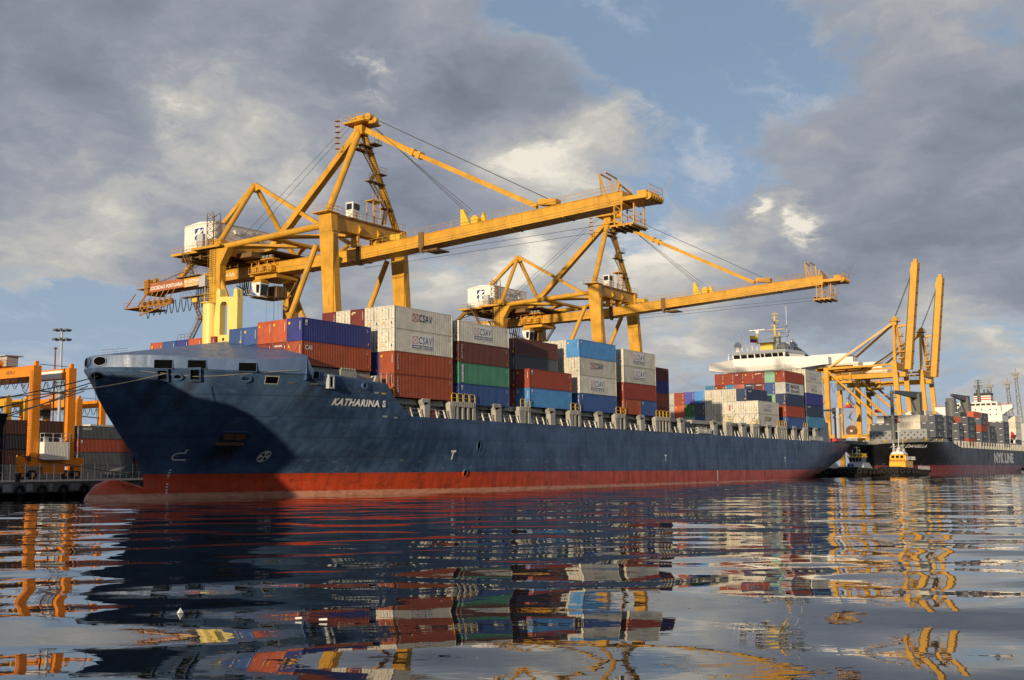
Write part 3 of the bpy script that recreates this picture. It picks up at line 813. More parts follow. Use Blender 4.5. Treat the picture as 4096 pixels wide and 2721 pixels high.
    a = [(161.15, 22.3, 30.352), (161.15, 8.7, 30.352), (170.5, 6.8, 30.352), (170.5, 24.2, 30.352)]
    b2 = [(160.75, 22.6, 31.55), (160.75, 8.4, 31.55), (170.5, 6.6, 31.55), (170.5, 24.4, 31.55)]
    wh.hexa(a, b2)
    wheel = wh.build('wheelhouse', M['bridge'], S)
    gl = MB()
    ws = [(22.1, 20.4), (20.1, 18.5), (18.2, 16.6), (16.3, 15.0), (14.8, 13.9), (13.7, 11.9), (11.7, 10.3), (10.1, 8.9)]
    for ya, yb in ws:
        gl.poly([(161.08, ya, 30.5), (161.08, yb, 30.5), (160.72, yb, 31.45), (160.72, ya, 31.45)])
    gl.poly([(161.4, 8.58, 30.5), (163.2, 8.2, 30.5), (163.2, 8.0, 31.45), (161.1, 8.3, 31.45)])
    gl.poly([(163.2, 22.9, 30.5), (161.4, 22.42, 30.5), (161.1, 22.6, 31.45), (163.2, 23.1, 31.45)])
    gl.build('window', M['glass'], wheel)
    rf = MB(); rf.hexa([(160.4, 23.0, 31.552), (160.4, 8.0, 31.552), (171, 6.2, 31.552), (171, 24.8, 31.552)], [(161.2, 22.4, 32.35), (161.2, 8.4, 32.35), (170.5, 7, 32.35), (170.5, 24, 32.35)])
    rf.rail([(161.3, 22.3, 32.35), (161.3, 8.6, 32.35), (170, 7.2, 32.35)], 1.0, 1.6, .025)
    rf.build('wheelhouse_roof', M['silver'], wheel)
    # signal mast
    ms = MB()
    ms.hexa([(167.6, 17.4, 32.3), (167.6, 14.0, 32.3), (170.5, 14.0, 32.3), (170.5, 17.4, 32.3)], [(167.8, 17.6, 35.0), (167.8, 14.2, 35.0), (170.2, 14.2, 35.0), (170.2, 17.6, 35.0)])
    ms.tube((169.5, 12.6, 32.3), (169.5, 12.9, 37.6), .28, 8); ms.tube((169.2, 14.0, 35), (169.2, 13.9, 42.8), .34, 8, .16)
    ms.tube((168.2, 18.3, 35), (168.2, 18.3, 37.6), .14, 6); ms.box(167.6, 168.6, 12.2, 18.4, 34.9, 35.05)
    for z, l in ((36.2, 2.0), (38.4, 3.0), (39.6, 1.4), (40.6, 1.2), (41.6, .9), (42.5, 1.1)): ms.beam((169.0, 13.9 - l, z), (169.0, 13.9 + l * .7, z), .12, .12)
    for z in (37.0, 38.0, 39.0, 39.9): ms.beam((168.2, 13.9, z), (170.2, 13.9, z), .08, .08)
    ms.rail([(167.7, 18.3, 35.05), (167.7, 12.3, 35.05)], .9, 1.2, .025)
    ms.ladder((168.7, 13.2, 32.4), (168.7, 13.5, 35), .5, (0, 1, 0))
    mast = ms.build('signal_mast', M['ymast'], S)
    yd = MB()
    for z, l in ((37.4, 3.6), (38.9, 3.2), (36.4, 3.4)): yd.beam((169.4, 13.8, z), (169.4, 13.8 - l, z), .07, .07); yd.box(169.3, 169.5, 13.8 - l, 13.9 - l, z, z + .55)
    yd.beam((169.6, 16.3, 38.2), (169.6, 12.2, 38.0), .07, .07); yd.beam((169.6, 15.2, 37.6), (169.6, 12.0, 37.6), .06, .06)
    yd.build('signal_yard', M['black'], mast)
    rd = MB(); rd.box(167.9, 168.4, 16.2, 20.4, 38.35, 38.6).box(168.0, 168.4, 17.9, 18.7, 37.6, 38.34); rd.build('radar_scanner', M['white'], mast)
    dm = MB(); dm.sphere((167.5, 23.6, 34.6), .95, 16, sz=1.15).tube((167.5, 23.6, 32.3), (167.5, 23.6, 33.6), .5, 10).tube((167.3, 23.6, 30.4), (167.3, 23.6, 32.3), .3, 8); dm.build('radome', M['white'], S)
    db = MB(); db.sphere((167, 11.0, 33.2), 1.75, 16, sz=.85); db.build('dark_dome', M['dgrey'], S)
    wa = MB()
    for x, y, z0, z1, r in ((167.2, 10.0, 32.3, 44.0, .06), (166.5, 22.0, 32.3, 38.6, .035), (166.5, 17.9, 32.3, 37.5, .035), (166.5, 20.6, 32.3, 35.2, .03), (168, 26.5, 30.4, 33.0, .05)):
        wa.tube((x, y, z0), (x, y, z1), r, 5); wa.tube((x, y, z0), (x, y, z0 + 1.6), r * 3, 6)
    wa.tube((166.5, 19.2, 32.3), (166.5, 19.2, 34.0), .1, 6).sphere((166.5, 19.2, 34.1), .22, 8).sphere((166.5, 17.9, 34.6), .2, 8)
    wa.tube((167.2, 10.0, 32.3), (167.2, 10.0, 34.4), .3, 8).rail([(162, 21.8, 32.35), (162, 21.0, 32.35)], .5, .4, .12)
    wa.build('whip_aerial', M['white'], S)
    fn = MB()
    fn.hexa([(176, 10.5, 25.5), (186, 10.5, 25.5), (186, 20, 25.5), (176, 20, 25.5)], [(176.5, 11, 32.6), (185, 11, 32.2), (185, 19, 32.2), (176.5, 19, 32.6)])
    fn.prism([(176.5, 11, 32.61), (186.5, 11, 32.61), (184, 11, 33.4), (177.5, 11, 34.4)], (0, 8, 0))
    fnl = fn.build('funnel', M['dgrey'], S)
    for x, y, z in ((176.6, 12.2, 36.0), (178.2, 12.2, 35.4), (179.6, 12.2, 35.0)): ex = MB(); ex.tube((x, y, 33), (x, y, z), .42, 10); ex.tube((x, y, z), (x + .5, y, z + .25), .42, 10); ex.build('exhaust_pipe', M['silver'], fnl)
    # provision crane and stern fittings
    pc = MB(); pc.tube((195 - 10, 3.6, 8.2), (185, 3.6, 16.6), .8, 12).tube((185, 3.6, 15.4), (185, 3.6, 16.0), 1.05, 12).box(184.2, 186.6, 2.8, 4.6, 16.6, 18.2).beam((185, 3.6, 17.6), (177.5, 5.5, 17.3), .55, .7, w2=.3, h2=.4)
    pc.ladder((186.2, 3.0, 8.4), (186.2, 3.0, 15.4), .5).rail([(185.8, 2.6, 16.6), (187.4, 2.6, 16.6)], 1, .8, .03)
    pc.build('provision_crane', M['lgrey'], S)
    sf = MB(); sf.prism([(165, 2.6, 8.2), (176.5, 2.6, 8.2), (170, 2.6, 17.5), (165.5, 2.6, 20)], (0, .5, 0)); sf.box(165, 176, 3.1, 5.49, 8.2, 14)
    sf.build('side_casing', M['lgrey'], S)
    rs = MB()
    for x in (179.5, 182.2, 184.6, 186.8, 188.8): rs.tube((x, 3.0, 8.3), (x, 3.0, 9.7), .35, 8)
    rs.box(187.6, 191.4, 3.4, 8, 8.2, 10.2).rail([(176, .6, 8.7), (184, 1.6, 8.7), (191, 3.2, 8.6)], 1.1, 1.6, .04)
    rs.build('mooring_gear', M['dgrey'], S)
    rr = MB(); rr.box(176.5, 182, 1.4, 2.5, 9.2, 10.0); rr.build('liferaft_rack', M['red'], S)
    # foremast: round post and slotted frame
    fm = MB(); mx, my = -14.6, 18.95
    fm.tube((mx, my, 17.6), (mx, my, 23.95), .93, 20)
    fmo = fm.build('foremast', M['mast'], S)
    sm = MB(); x0 = -14.75; d = (.9, 0, 0)
    def P3(y, z): return (x0, y, z)
    sm.prism([P3(18.5, 17.6), P3(17.05, 17.6), P3(17.05, 23.6), P3(16.75, 24.0), P3(16.75, 24.62), P3(17.75, 24.7)], d)
    sm.prism([P3(15.62, 17.6), P3(13.95, 17.6), P3(13.92, 24.35), P3(16.05, 24.58), P3(16.05, 23.98), P3(15.7, 23.55)], d)
    sm.prism([P3(16.749, 23.98), P3(16.051, 23.96), P3(16.051, 24.58), P3(16.749, 24.62)], d)
    sm.prism([P3(17.049, 17.6), P3(15.621, 17.6), P3(15.66, 19.78), P3(17.049, 19.85)], d)
    sm.prism([P3(17.74, 24.69), P3(17.05, 24.65), P3(17.08, 25.45), P3(17.3, 25.75), P3(17.5, 25.75), P3(17.72, 25.5)], d)
    for xx in (x0, x0 + .55): sm.prism([(xx, 14.7, 24.45), (xx, 13.95, 24.36), (xx, 14.0, 25.3), (xx, 14.3, 25.5), (xx, 14.6, 25.3)], (.35, 0, 0))
    sm.build('mast_frame', M['mast'], fmo)
    hd = MB(); hd.disc((x0 - .01, 16.35, 19.25), (1, 0, 0), .2, .03, 14); hd.build('hole_plate', M['black'], fmo)
    rl = MB(); rl.disc((mx, my, 24.0), (0, 0, 1), 1.25, .12, 20)
    rl.rail([(mx + 1.2 * math.cos(q * .785), my + 1.2 * math.sin(q * .785), 24.05) for q in range(9)], 1.1, .9, .035)
    rl.ladder((mx - .3, my - .6, 24.05), (mx - .3, my - .6, 27.2), .5, (0, 1, 0)).tube((mx, my + 1.1, 24.05), (mx, my + 1.1, 26.2), .05, 5).tube((mx - .3, my + .4, 27.2), (mx - .3, my - .9, 27.1), .06, 5)
    rl.box(mx - 1.2, mx - 1.1, my + 1.2, my + 2.1, 24.2, 24.7)
    rl.build('mast_platform', M['yellow'], fmo)
    # deck fittings abaft the whaleback
    df = MB(); df.box(-10.6, -7.8, .6, 2.0, 12.4, 14.9)
    for i in range(6): df.box(-10.5 + i * .45, -10.3 + i * .45, .5, .7, 14.9, 15.1)
    df.build('mooring_winch', M['beige'], S)
    df = MB(); df.prism([(-4.6, 1.0, 12.4), (-3.1, 1.0, 12.4), (-3.3, 1.0, 14.6), (-3.7, 1.0, 14.6)], (0, .9, 0))
    df.build('bulwark_end_post', M['beige'], S)
    hr2 = MB(); hr2.rail([(-3.6, .3, 13.7), (-1.6, .3, 13.7)], 1.15, .9, .05); hr2.build('handrail', M['lgrey'], S)
    hr3 = MB(); hr3.path([(-2.4, -.1, 11.9), (-2.4, -.1, 13.0), (-1.7, -.1, 13.0), (-1.5, -.1, 11.4)], .06, 5); hr3.build('handrail', M['yellow'], S)
    # flag flown from the signal mast
    fl = thing('flag', (168.2, 20.2, 35.4), 'small yellow blue and red flag flying beside the yellow signal mast', 'flag')
    for nme, z0, z1, m in (('yellow_band', 36.3, 37.2, 'fy'), ('blue_band', 35.85, 36.3, 'fb'), ('red_band', 35.4, 35.85, 'fr')):
        f = MB(); n = 8
        for i in range(n):
            y = [20.4 - 2.2 * (i + q) / n for q in (0, 1)]; o = [.12 * math.sin((i + q) * .9) for q in (0, 1)]; dz = [-.35 * (i + q) / n for q in (0, 1)]
            f.hexa([(168.2 + o[0], y[0], z0 + dz[0]), (168.2 + o[1], y[1], z0 + dz[1]), (168.23 + o[1], y[1], z0 + dz[1]), (168.23 + o[0], y[0], z0 + dz[0])],
                   [(168.2 + o[0], y[0], z1 + dz[0]), (168.2 + o[1], y[1], z1 + dz[1]), (168.23 + o[1], y[1], z1 + dz[1]), (168.23 + o[0], y[0], z1 + dz[0])])
        f.build(nme, M[m], fl)
    return S


build_ship()


# ------------------------------------------------------------------ containers
MESH = {}


def shared(key, fn, mats):
    if key not in MESH:
        o = fn().build(key, mats); MESH[key] = o.data; bpy.data.objects.remove(o)
    return MESH[key]


def corr(mb, axis, a0, a1, c, dirn, z0, z1, pitch, depth):
    """corrugated wall along axis ('x' or 'y') at coordinate c, ribs pushed towards -dirn"""
    pts = [(a0, 0)]; n = int((a1 - a0) / pitch); p = (a1 - a0) / n
    for i in range(n):
        x = a0 + i * p
        pts += [(x + p * .30, 0), (x + p * .46, depth), (x + p * .80, depth), (x + p * .96, 0)]
    pts.append((a1, 0))
    vs = []
    for z in (z0, z1):
        for a, d in pts: vs.append((a, c - dirn * d, z) if axis == 'x' else (c - dirn * d, a, z))
    k = len(pts)
    mb.add(vs, [(i, i + 1, k + i + 1, k + i) if (dirn < 0) == (axis == 'x') else (k + i, k + i + 1, i + 1, i) for i in range(k - 1)])


def body(L, H, kind, coarse=False):
    W = 2.438; mb = MB(); r = .1
    for x in (0, L - .16):
        for y in (0, W - .16): mb.box(x, x + .16, y, y + .16, 0, H)
    for y in (0.012, W - r - .012):
        mb.box(.16, L - .16, y, y + r, .02, .17); mb.box(.16, L - .16, y, y + r, H - .09, H - .012)
    for x in (0.012, L - r - .012):
        mb.box(x, x + r, .16, W - .16, .02, .17); mb.box(x, x + r, .16, W - .16, H - .11, H - .012)
    mb.box(.1, L - .1, .1, W - .1, .16, .2); mb.box(.05, L - .05, .05, W - .05, H - .07, H - .03)
    pit, dep = (.285, .042) if kind == 'dry' else (.40, .012)
    if coarse: pit *= 2.5
    corr(mb, 'x', .16, L - .16, .03, -1, .16, H - .08, pit, dep)
    corr(mb, 'x', .16, L - .16, W - .03, 1, .16, H - .08, pit, dep)
    corr(mb, 'y', .16, W - .16, L - .03, 1, .16, H - .1, pit, dep)
    if kind == 'dry': corr(mb, 'y', .16, W - .16, .03, -1, .16, H - .1, .27, .04)
    else: mb.box(.07, .09, .16, W - .16, .16, H - .1)
    return mb


def door(H):
    mb = MB(); w = 1.05
    mb.box(.035, .068, 0, w, .18, H - .12)
    for i in range(1, 5): mb.box(.028, .0345, .02, w - .02, .18 + (H - .3) * i / 5 - .03, .18 + (H - .3) * i / 5 + .03)
    for y in (.28, .78):
        mb.tube((.01, y, .1), (.01, y, H - .06), .028, 6, m=1)
        for z in (.15, .5, H * .55, H - .2): mb.box(-.005, .036, y - .07, y + .07, z, z + .07, 1)
        mb.box(-.015, .03, y - .25, y, 1.15, 1.2, 1)
    for i in range(4): mb.box(.015, .036, -.02 if True else 0, .08, .4 + i * (H - .8) / 3, .55 + i * (H - .8) / 3, 1)
    return mb


def end_marks(H, kind):
    """painted marks on the bow-facing end: a column of small characters high on the right, stickers low"""
    d = {}
    def q(name, m, *a):
        if name not in d: d[name] = (MB(), m)
        quad(d[name][0], *a, (0, -1, 0))
    x = -.012
    if kind == 'dry':
        for i in range(11):
            if i != 4: q('serial_lettering', 'letter', (x, .36, H - .45 - i * .105), .075, .07)
        q('sticker', 'sticker', (x, .52, .34), .24, .3)
    elif kind == 'dryb':
        for i in range(10): q('serial_lettering', 'letter', (x, .36, H - .5 - i * .105), .075, .07)
        q('sticker', 'sticker', (x, W_ - .22, H - .72), .3, .3)
    elif kind == 'reefer':
        for i in range(9): q('serial_lettering', 'navy', (x - .02, .92, H - .5 - i * .14), .09, .09)
        q('sticker', 'sticker', (x - .02, 1.85, .62), .22, .25)
        q('data_plate', 'dgrey', (x - .02, .55, .55), .2, .3)
        q('notice_plate', 'lgrey', (x - .02, 2.2, H - .55), .35, .16)
    return d


W_ = 2.438


def logo(kind, L, H):
    """painted lettering on the water-side wall (or the bow end), one mesh for each mark"""
    d = {}; y = -.006
    def g(name, m):
        if name not in d: d[name] = (MB(), m)
        return d[name][0]
    def flag(x, z, w, h, r=.07):
        p = [(x, z), (x + w, z + .04), (x + w + .03, z + h), (x + .03, z + h - .04)]
        for (a, b), (c, e) in list(zip(p, p[1:] + p[:1])) + [(p[0], p[2]), (p[1], p[3])]:
            v = Vector((c - a, 0, e - b)).normalized(); nn = Vector((-v.z, 0, v.x)) * r / 2
            A, B = Vector((a, y - .004, b)), Vector((c, y - .004, e))
            g('flag_emblem', 'csavred').poly([A - nn, B - nn, B + nn, A + nn])
    if kind in ('csav', 'csavw'):
        x0 = L * .30; z0 = H * .43
        if kind == 'csavw':
            quad(g('panel', 'letter'), (x0 - .15, y, z0 - .72), 4.3, 1.95)
            quad(g('address_bar', 'navy'), (x0 - .05, y - .003, z0 - .62), 4.1, .46)
            letter(g('address_lettering', 'letter'), 'www.csav.com', (x0 + .1, y - .006, z0 - .55), 3.8, .30, bold=.03)
        flag(x0, z0, 1.05, .95)
        letter(g('name_lettering', 'navy'), 'CSAV', (x0 + 1.3, y - .004, z0), 2.75, .98, shear=.15, bold=.012, spacing=1.22)
    elif kind == 'triton':
        for i, ch in enumerate('TRITON'):
            letter(g('name_lettering', 'letter'), ch, (.62, y, H - .62 - i * .33), .26 if ch != 'I' else .1, .26, bold=.03)
    elif kind == 'cai':
        letter(g('name_lettering', 'letter'), 'CAI', (.55, y, H - 1.0), 1.15, .55, bold=.02)
    elif kind == 'dongfang':
        quad(g('panel', 'letter'), (.62, y, .22), .42, H - .5)
        for i, ch in enumerate('DONG FANG'):
            if ch != ' ': letter(g('name_lettering', 'navy'), ch, (.71, y - .004, H - .75 - i * .21), .24, .16, bold=.03)
    elif kind == 'maersk':
        quad(g('panel', 'blueframe'), (.5, y, .55), 1.9, 1.75)
        for i in range(7):
            a = i * 2 * math.pi / 7; c = Vector((1.45, y - .004, 1.42))
            def pt(r, q): return c + Vector((math.sin(q) * r, 0, math.cos(q) * r))
            g('star_emblem', 'letter').poly([pt(.16, a - .45), pt(.72, a), pt(.16, a + .45)])
        letter(g('name_lettering', 'navy'), 'MAERSK', (3.6, y, 1.40), 5.6, .85, bold=.01, spacing=1.25)
        letter(g('lower_lettering', 'navy'), 'SEALAND', (3.6, y, .42), 5.6, .70, bold=.01, spacing=1.25)
    elif kind == 'seaco':
        letter(g('name_lettering', 'letter'), 'SEACO', (.9, y, H - .75), 1.9, .38, bold=.03)
    elif kind == 'tag':
        quad(g('tag_panel', 'letter'), (.55, y, H - .85), .34, .62); quad(g('tag_emblem', 'navy'), (.62, y - .003, H - .78), .2, .22)
    elif kind in ('tex', 'cronos'):
        letter(g('name_lettering', 'letter'), kind if kind == 'tex' else 'CRONOS', (-.012, 2.1, H - .52), .62 if kind == 'tex' else 1.35, .2, (0, -1, 0), bold=.04)
    elif kind == 'red':
        quad(g('red_patch', 'csavred'), (-.03, 1.75, .7), .35, 1.3, (0, -1, 0))
    if kind not in ('tex', 'cronos', 'red'):
        for i in range(3): quad(g('data_lettering', 'dgrey' if kind in ('csav', 'csavw', 'maersk') else 'letter'), (L - .85 + (i % 2) * .12, y, H - .45 - .17 * i), .22, .05)
        quad(g('side_sticker', 'sticker'), (L - .62, y, .35), .2, .26)
    return d


MARKS = {}


def mark_meshes(key, fn):
    if key not in MARKS:
        MARKS[key] = []
        for nm, (mb, m) in fn().items():
            o = mb.build(nm, M[m]); MARKS[key].append((nm, o.data)); bpy.data.objects.remove(o)
    return MARKS[key]


C = dict(shaded=(.055, .022, .018), shaded_navy=(.012, .016, .035), tri=(.32, .068, .025), rust=(.27, .050, .026), orange=(.44, .092, .036), maroon=(.15, .026, .022), brown=(.125, .040, .026), white=(.64, .60, .50), cream=(.60, .55, .43), dblue=(.030, .040, .20), navy=(.030, .045, .10),  # first two tones are darkened to carry the yard stacks' shade
         blue=(.035, .085, .25), lblue=(.075, .26, .56), teal=(.055, .20, .125), green=(.05, .16, .06), mint=(.22, .42, .30), slate=(.075, .085, .105), violet=(.085, .085, .36), sky=(.055, .19, .34), grey=(.40, .41, .40),
         pink=(.40, .12, .10), dred=(.22, .035, .022))
WORD = dict(shaded='dark umber brown', shaded_navy='dark shaded navy', tri='rust orange', rust='rust red', orange='bright orange red', maroon='maroon', brown='dark brown', white='white refrigerated', cream='cream refrigerated', dblue='royal blue', navy='navy blue', blue='deep blue', lblue='light blue',
            teal='sea green', green='dark green', mint='pale mint green', slate='slate grey', violet='violet blue', sky='dull turquoise', grey='pale grey', pink='faded pink red', dred='dark red')
TIERW = ['bottom tier', 'second tier up', 'third tier up', 'fourth tier up', 'fifth tier up']
ORD = ['outermost', 'second', 'third', 'fourth', 'fifth', 'sixth', 'seventh', 'eighth', 'ninth', 'tenth', 'eleventh', 'twelfth', 'thirteenth']
GROUP = 'containers stacked on the blue ship'


def container(loc, colour, H, L=12.192, kind='dry', mark=None, em='dry', label='', group=GROUP, name='shipping_container', jit=.10):
    t = thing(name, loc, label, 'container', group)
    k = 1 + random.uniform(-jit, jit)
    col = (*[min(.9, c * k) for c in C[colour]], 1)
    H = round(H, 3)
    def child(nm, me, loc=(0, 0, 0)):
        o = bpy.data.objects.new(nm, me); COL.objects.link(o); o.parent = t; o.location = loc; o.color = col
        return o
    child('body', shared('body_%s_%.2f_%.2f' % (kind, L, H), lambda: body(L, H, kind), M['box']))
    if kind == 'reefer':
        dm = shared('door_%.2f' % H, lambda: door(H), [M['box'], M['rod']])
        child('door', dm, (0, .165, 0)); child('door', dm, (0, 1.223, 0))
    if em:
        for nm, me in mark_meshes('end_%s_%.2f' % (em, H), lambda: end_marks(H, em)): child(nm, me)
    if mark:
        for nm, me in mark_meshes('side_%s_%.2f_%.2f' % (mark, L, H), lambda: logo(mark, L, H)): child(nm, me)
    return t


MARKW = {'csav': ' with plain black lettering', 'csavw': ' with lettering over a blue web address', 'triton': ' with letters running down its side', 'cai': ' with short white lettering', 'dongfang': ' with a white strip of vertical letters',
         'maersk': ' with a blue star square', 'seaco': ' with small white lettering', 'tex': ' with small white lettering', 'cronos': ' with white name on its end', 'tag': ' with a small white tag', 'red': ' with a red patch'}
PITCH = 2.472


def stack(bay, s, z, spec, H=2.9):
    """spec: row -> list of tiers from the bottom up, each (colour, mark) or (colour, mark, height)"""
    for row, tiers in spec.items():
        zz = z
        for i, it in enumerate(tiers):
            if it is None: zz += H; continue
            colour, mark = it[0], it[1]; h = it[2] if len(it) > 2 else H
            ref = colour in ('white', 'cream')
            lab = '%s container, %s, %s row from the water, %s' % (WORD[colour], 'top tier' if i == len(tiers) - 1 else TIERW[i], ORD[row], bay)
            container((s, row * PITCH, zz), colour, h - .02, kind='reefer' if ref else 'dry', mark=mark, em='reefer' if ref else random.choice(['dry', 'dryb']), label=lab)
            zz += h


def load_ship():
    random.seed(11)
    w, cw = ('white', None), ('cream', None)
    stack('bow bay', -15.2, 15.25, {1: [('tri', 'cai', 2.85), ('dblue', 'tag', 2.75)], 2: [('rust', 'cronos', 2.85), ('orange', None, 2.72)], 3: [('dred', None, 2.85), ('orange', None, 2.7)],
                                    4: [('dblue', None), ('blue', None, 2.2)], 5: [('rust', None), ('blue', None, 2.2)], 7: [('blue', None, 2.1), ('rust', None, 2.35)], 8: [('blue', None, 2.1), ('orange', None, 2.35)],
                                    9: [('rust', None, 2.1), ('dblue', None, 2.35)], 10: [('rust', None, 2.1), ('blue', None, 2.35)], 11: [('blue', None, 2.1), ('orange', None, 2.35)]})
    stack('second bay', -1.46, 12.06, {0: [('tri', 'triton'), ('tri', 'triton'), ('white', 'csavw'), ('white', 'csav')], 1: [('navy', None), ('dblue', None), w, w], 2: [('rust', None), ('brown', None), ('blue', None), ('maroon', 'tex')],
                                       3: [('rust', None), ('blue', None), ('rust', None), w], 4: [('brown', None), ('rust', None), ('rust', None), ('maroon', None)]})
    stack('third bay', 12.14, 11.7, {0: [('blue', 'tag'), ('teal', 'dongfang'), ('brown', 'triton'), ('white', 'csavw')], 1: [('navy', None), ('rust', None), ('brown', None), w], 2: [('rust', None), ('blue', None), ('rust', None), w], 3: [('rust', None), ('blue', None), ('rust', None), ('dblue', None)]}, 2.87)
    stack('fourth bay', 29.67, 12.05, {0: [('lblue', 'tag', 2.87), ('rust', 'tag', 2.87)], 1: [('dred', None, 2.87), ('maroon', None, 2.87), ('slate', None, 2.2), ('brown', None, 2.6)], 2: [('rust', None), ('navy', None), ('slate', None, 2.2), ('brown', None, 2.4)], 3: [('rust', None), ('navy', None), ('rust', None, 2.2), ('blue', None, 2.4)]})
    stack('fifth bay', 44.43, 12.0, {0: [('blue', 'tag'), ('white', 'csavw'), ('white', 'csav'), ('lblue', 'tag')], 1: [('navy', None), w, w, w], 2: [('blue', None), w, w, w], 3: [('rust', None), w, w, w], 4: [('rust', None), w, w, w]}, 2.89)
    stack('sixth bay', 59.27, 14.66, {0: [('dred', None, 2.82), ('white', 'csavw'), ('white', 'csavw', 2.82)], 1: [('rust', None), ('blue', None), ('navy', None)], 2: [('rust', None), ('blue', None), w]})
    container((59.27, 0, 12.04), 'tri', 2.59, 6.058, 'dry', 'triton', 'dry', 'short rust orange container under a maroon one, bottom tier, sixth bay')
    container((65.41, 0, 12.04), 'blue', 2.59, 6.058, 'dry', 'tag', 'dry', 'short deep blue container at the foot of the sixth bay')
    for r, c in ((1, 'rust'), (2, 'brown')): container((59.27, r * PITCH, 12.04), c, 2.59, 12.192, 'dry', None, None, '%s container, bottom tier, %s row from the water, sixth bay' % (WORD[c], ORD[r]))
    stack('seventh bay', 74.7, 12.1, {2: [('dred', 'tag', 2.42), ('tri', None, 2.45), ('dblue', 'tag', 2.45), ('maroon', None, 2.5)], 3: [('rust', None, 2.42), ('blue', None, 2.45), ('navy', None, 2.45), ('rust', None, 2.5)]})
    stack('ninth bay', 120.1, 11.6, {0: [('white', 'csav', 2.76), ('white', 'csavw', 2.76)], 1: [('white', None, 2.76), ('white', None, 2.76), ('navy', 'seaco', 2.76)], 2: [('cream', None, 2.76), ('white', 'red', 2.76), ('cream', None, 2.76)],
                                     3: [('cream', None, 2.76), ('cream', None, 2.76), ('white', None, 2.76)], 4: [('white', None, 2.76), ('cream', None, 2.76), ('cream', None, 2.76)], 5: [('blue', None, 2.66), ('slate', None, 2.76), ('lblue', None, 2.76)],
                                     6: [('mint', None, 2.56), ('green', None, 2.76), ('violet', None, 2.76)], 7: [('orange', None, 2.5), ('orange', None, 2.76), ('rust', None, 2.76)], 8: [('grey', None, 2.5), ('grey', None, 2.76), ('grey', None, 2.7)]})
    stack('tenth bay', 137.2, 11.5, {0: [('blue', 'tag', 2.66), ('rust', None, 2.66), ('navy', 'tag', 2.66), ('grey', 'maersk', 2.66), ('rust', None, 2.66)], 1: [('navy', None, 2.66), ('rust', None, 2.66), ('mint', None, 2.66), ('blue', None, 2.66), ('mint', None, 2.66)],
                                     2: [('blue', None, 2.66), ('rust', None, 2.66), ('blue', None, 2.66), ('maroon', 'cronos', 2.66), ('dred', 'cronos', 2.66)], 3: [('rust', None, 2.66), ('blue', None, 2.66), ('rust', None, 2.66), ('navy', 'cronos', 2.66), ('rust', None, 2.66)],
                                     4: [('rust', None, 2.66), ('blue', None, 2.66), ('rust', None, 2.66), ('pink', None, 2.66), ('dred', 'tex', 2.66)], 5: [('rust', None, 2.66), ('blue', None, 2.66), ('rust', None, 2.66), ('sky', None, 2.66), ('rust', None, 2.66)],
                                     6: [('rust', None, 2.66), ('blue', None, 2.66), ('rust', None, 2.66), ('dred', None, 2.66), ('rust', None, 2.66)], 7: [('rust', None, 2.66), ('blue', None, 2.66), ('rust', None, 2.66), ('sky', None, 2.66)]})
    stack('eleventh bay', 151.1, 12.0, {0: [('sky', 'tag', 2.8), ('navy', 'seaco', 2.8), ('dblue', None, 2.8), ('white', 'csavw', 2.8), ('white', 'csavw', 2.85)], 1: [None, None, None, ('white', None, 2.8), ('cream', None, 2.85)], 2: [None, None, None, ('rust', None, 2.8), ('cream', None, 2.8)]})


load_ship()


# lashing rods crossed over the lower containers
def lashings():
    for s, rows, z in ((-.05 - 1.46, (0, 1), 12.0), (29.6, (0,), 12.0), (120.02, (0, 1, 2, 3, 4), 11.6), (120.02, (5, 6, 7), 11.6), (-15.25, (1, 2), 15.2)):
        mb = MB()
        for r in rows:
            y0, y1 = r * PITCH + .15, r * PITCH + 2.3
            mb.tube((s - .25, y0, z), (s - .06, y1, z + 2.9), .028, 4, cap=False); mb.tube((s - .25, y1, z), (s - .06, y0, z + 2.9), .028, 4, cap=False)
        tag(mb.build('lashing_rod', M['rod'], org=(s, rows[0] * PITCH, z)), 'thin crossed lashing rods over the end of the %s' % {-15.25: 'bow bay boxes behind the whaleback', -1.51: 'second bay rust orange boxes', 29.6: 'light blue box in the fourth bay'}.get(round(s, 2), 'white ninth bay boxes' if 0 in rows else 'coloured ninth bay boxes'), 'lashing rod')


lashings()


# ------------------------------------------------------------------ ship-to-shore cranes
def emblem(mb, o, w, h):
    """blue square with a white rearing animal, on a bow-facing wall"""
    x = o[0]
    quad(mb, o, w, h, (0, -1, 0), m=0)
    def p(a, b): return (x - .012, o[1] - a * w, o[2] + b * h)
    for pl in ([(.30, 0), (.62, 0), (.70, .25), (.62, .5), (.74, .72), (.60, .97), (.36, .90), (.22, .68), (.34, .50), (.26, .28)],
               [(.62, .62), (.95, .84), (.92, .92), (.60, .78)], [(.66, .40), (1.0, .52), (1.0, .60), (.64, .55)], [(.62, .08), (.98, 0), (1.0, .10), (.68, .24)], [(.0, .50), (.26, .66), (.24, .74), (.0, .62)], [(.0, .0), (.16, .0), (.22, .22), (.08, .34), (.0, .2)]):
        mb.poly([p(a, b) for a, b in pl], 1)


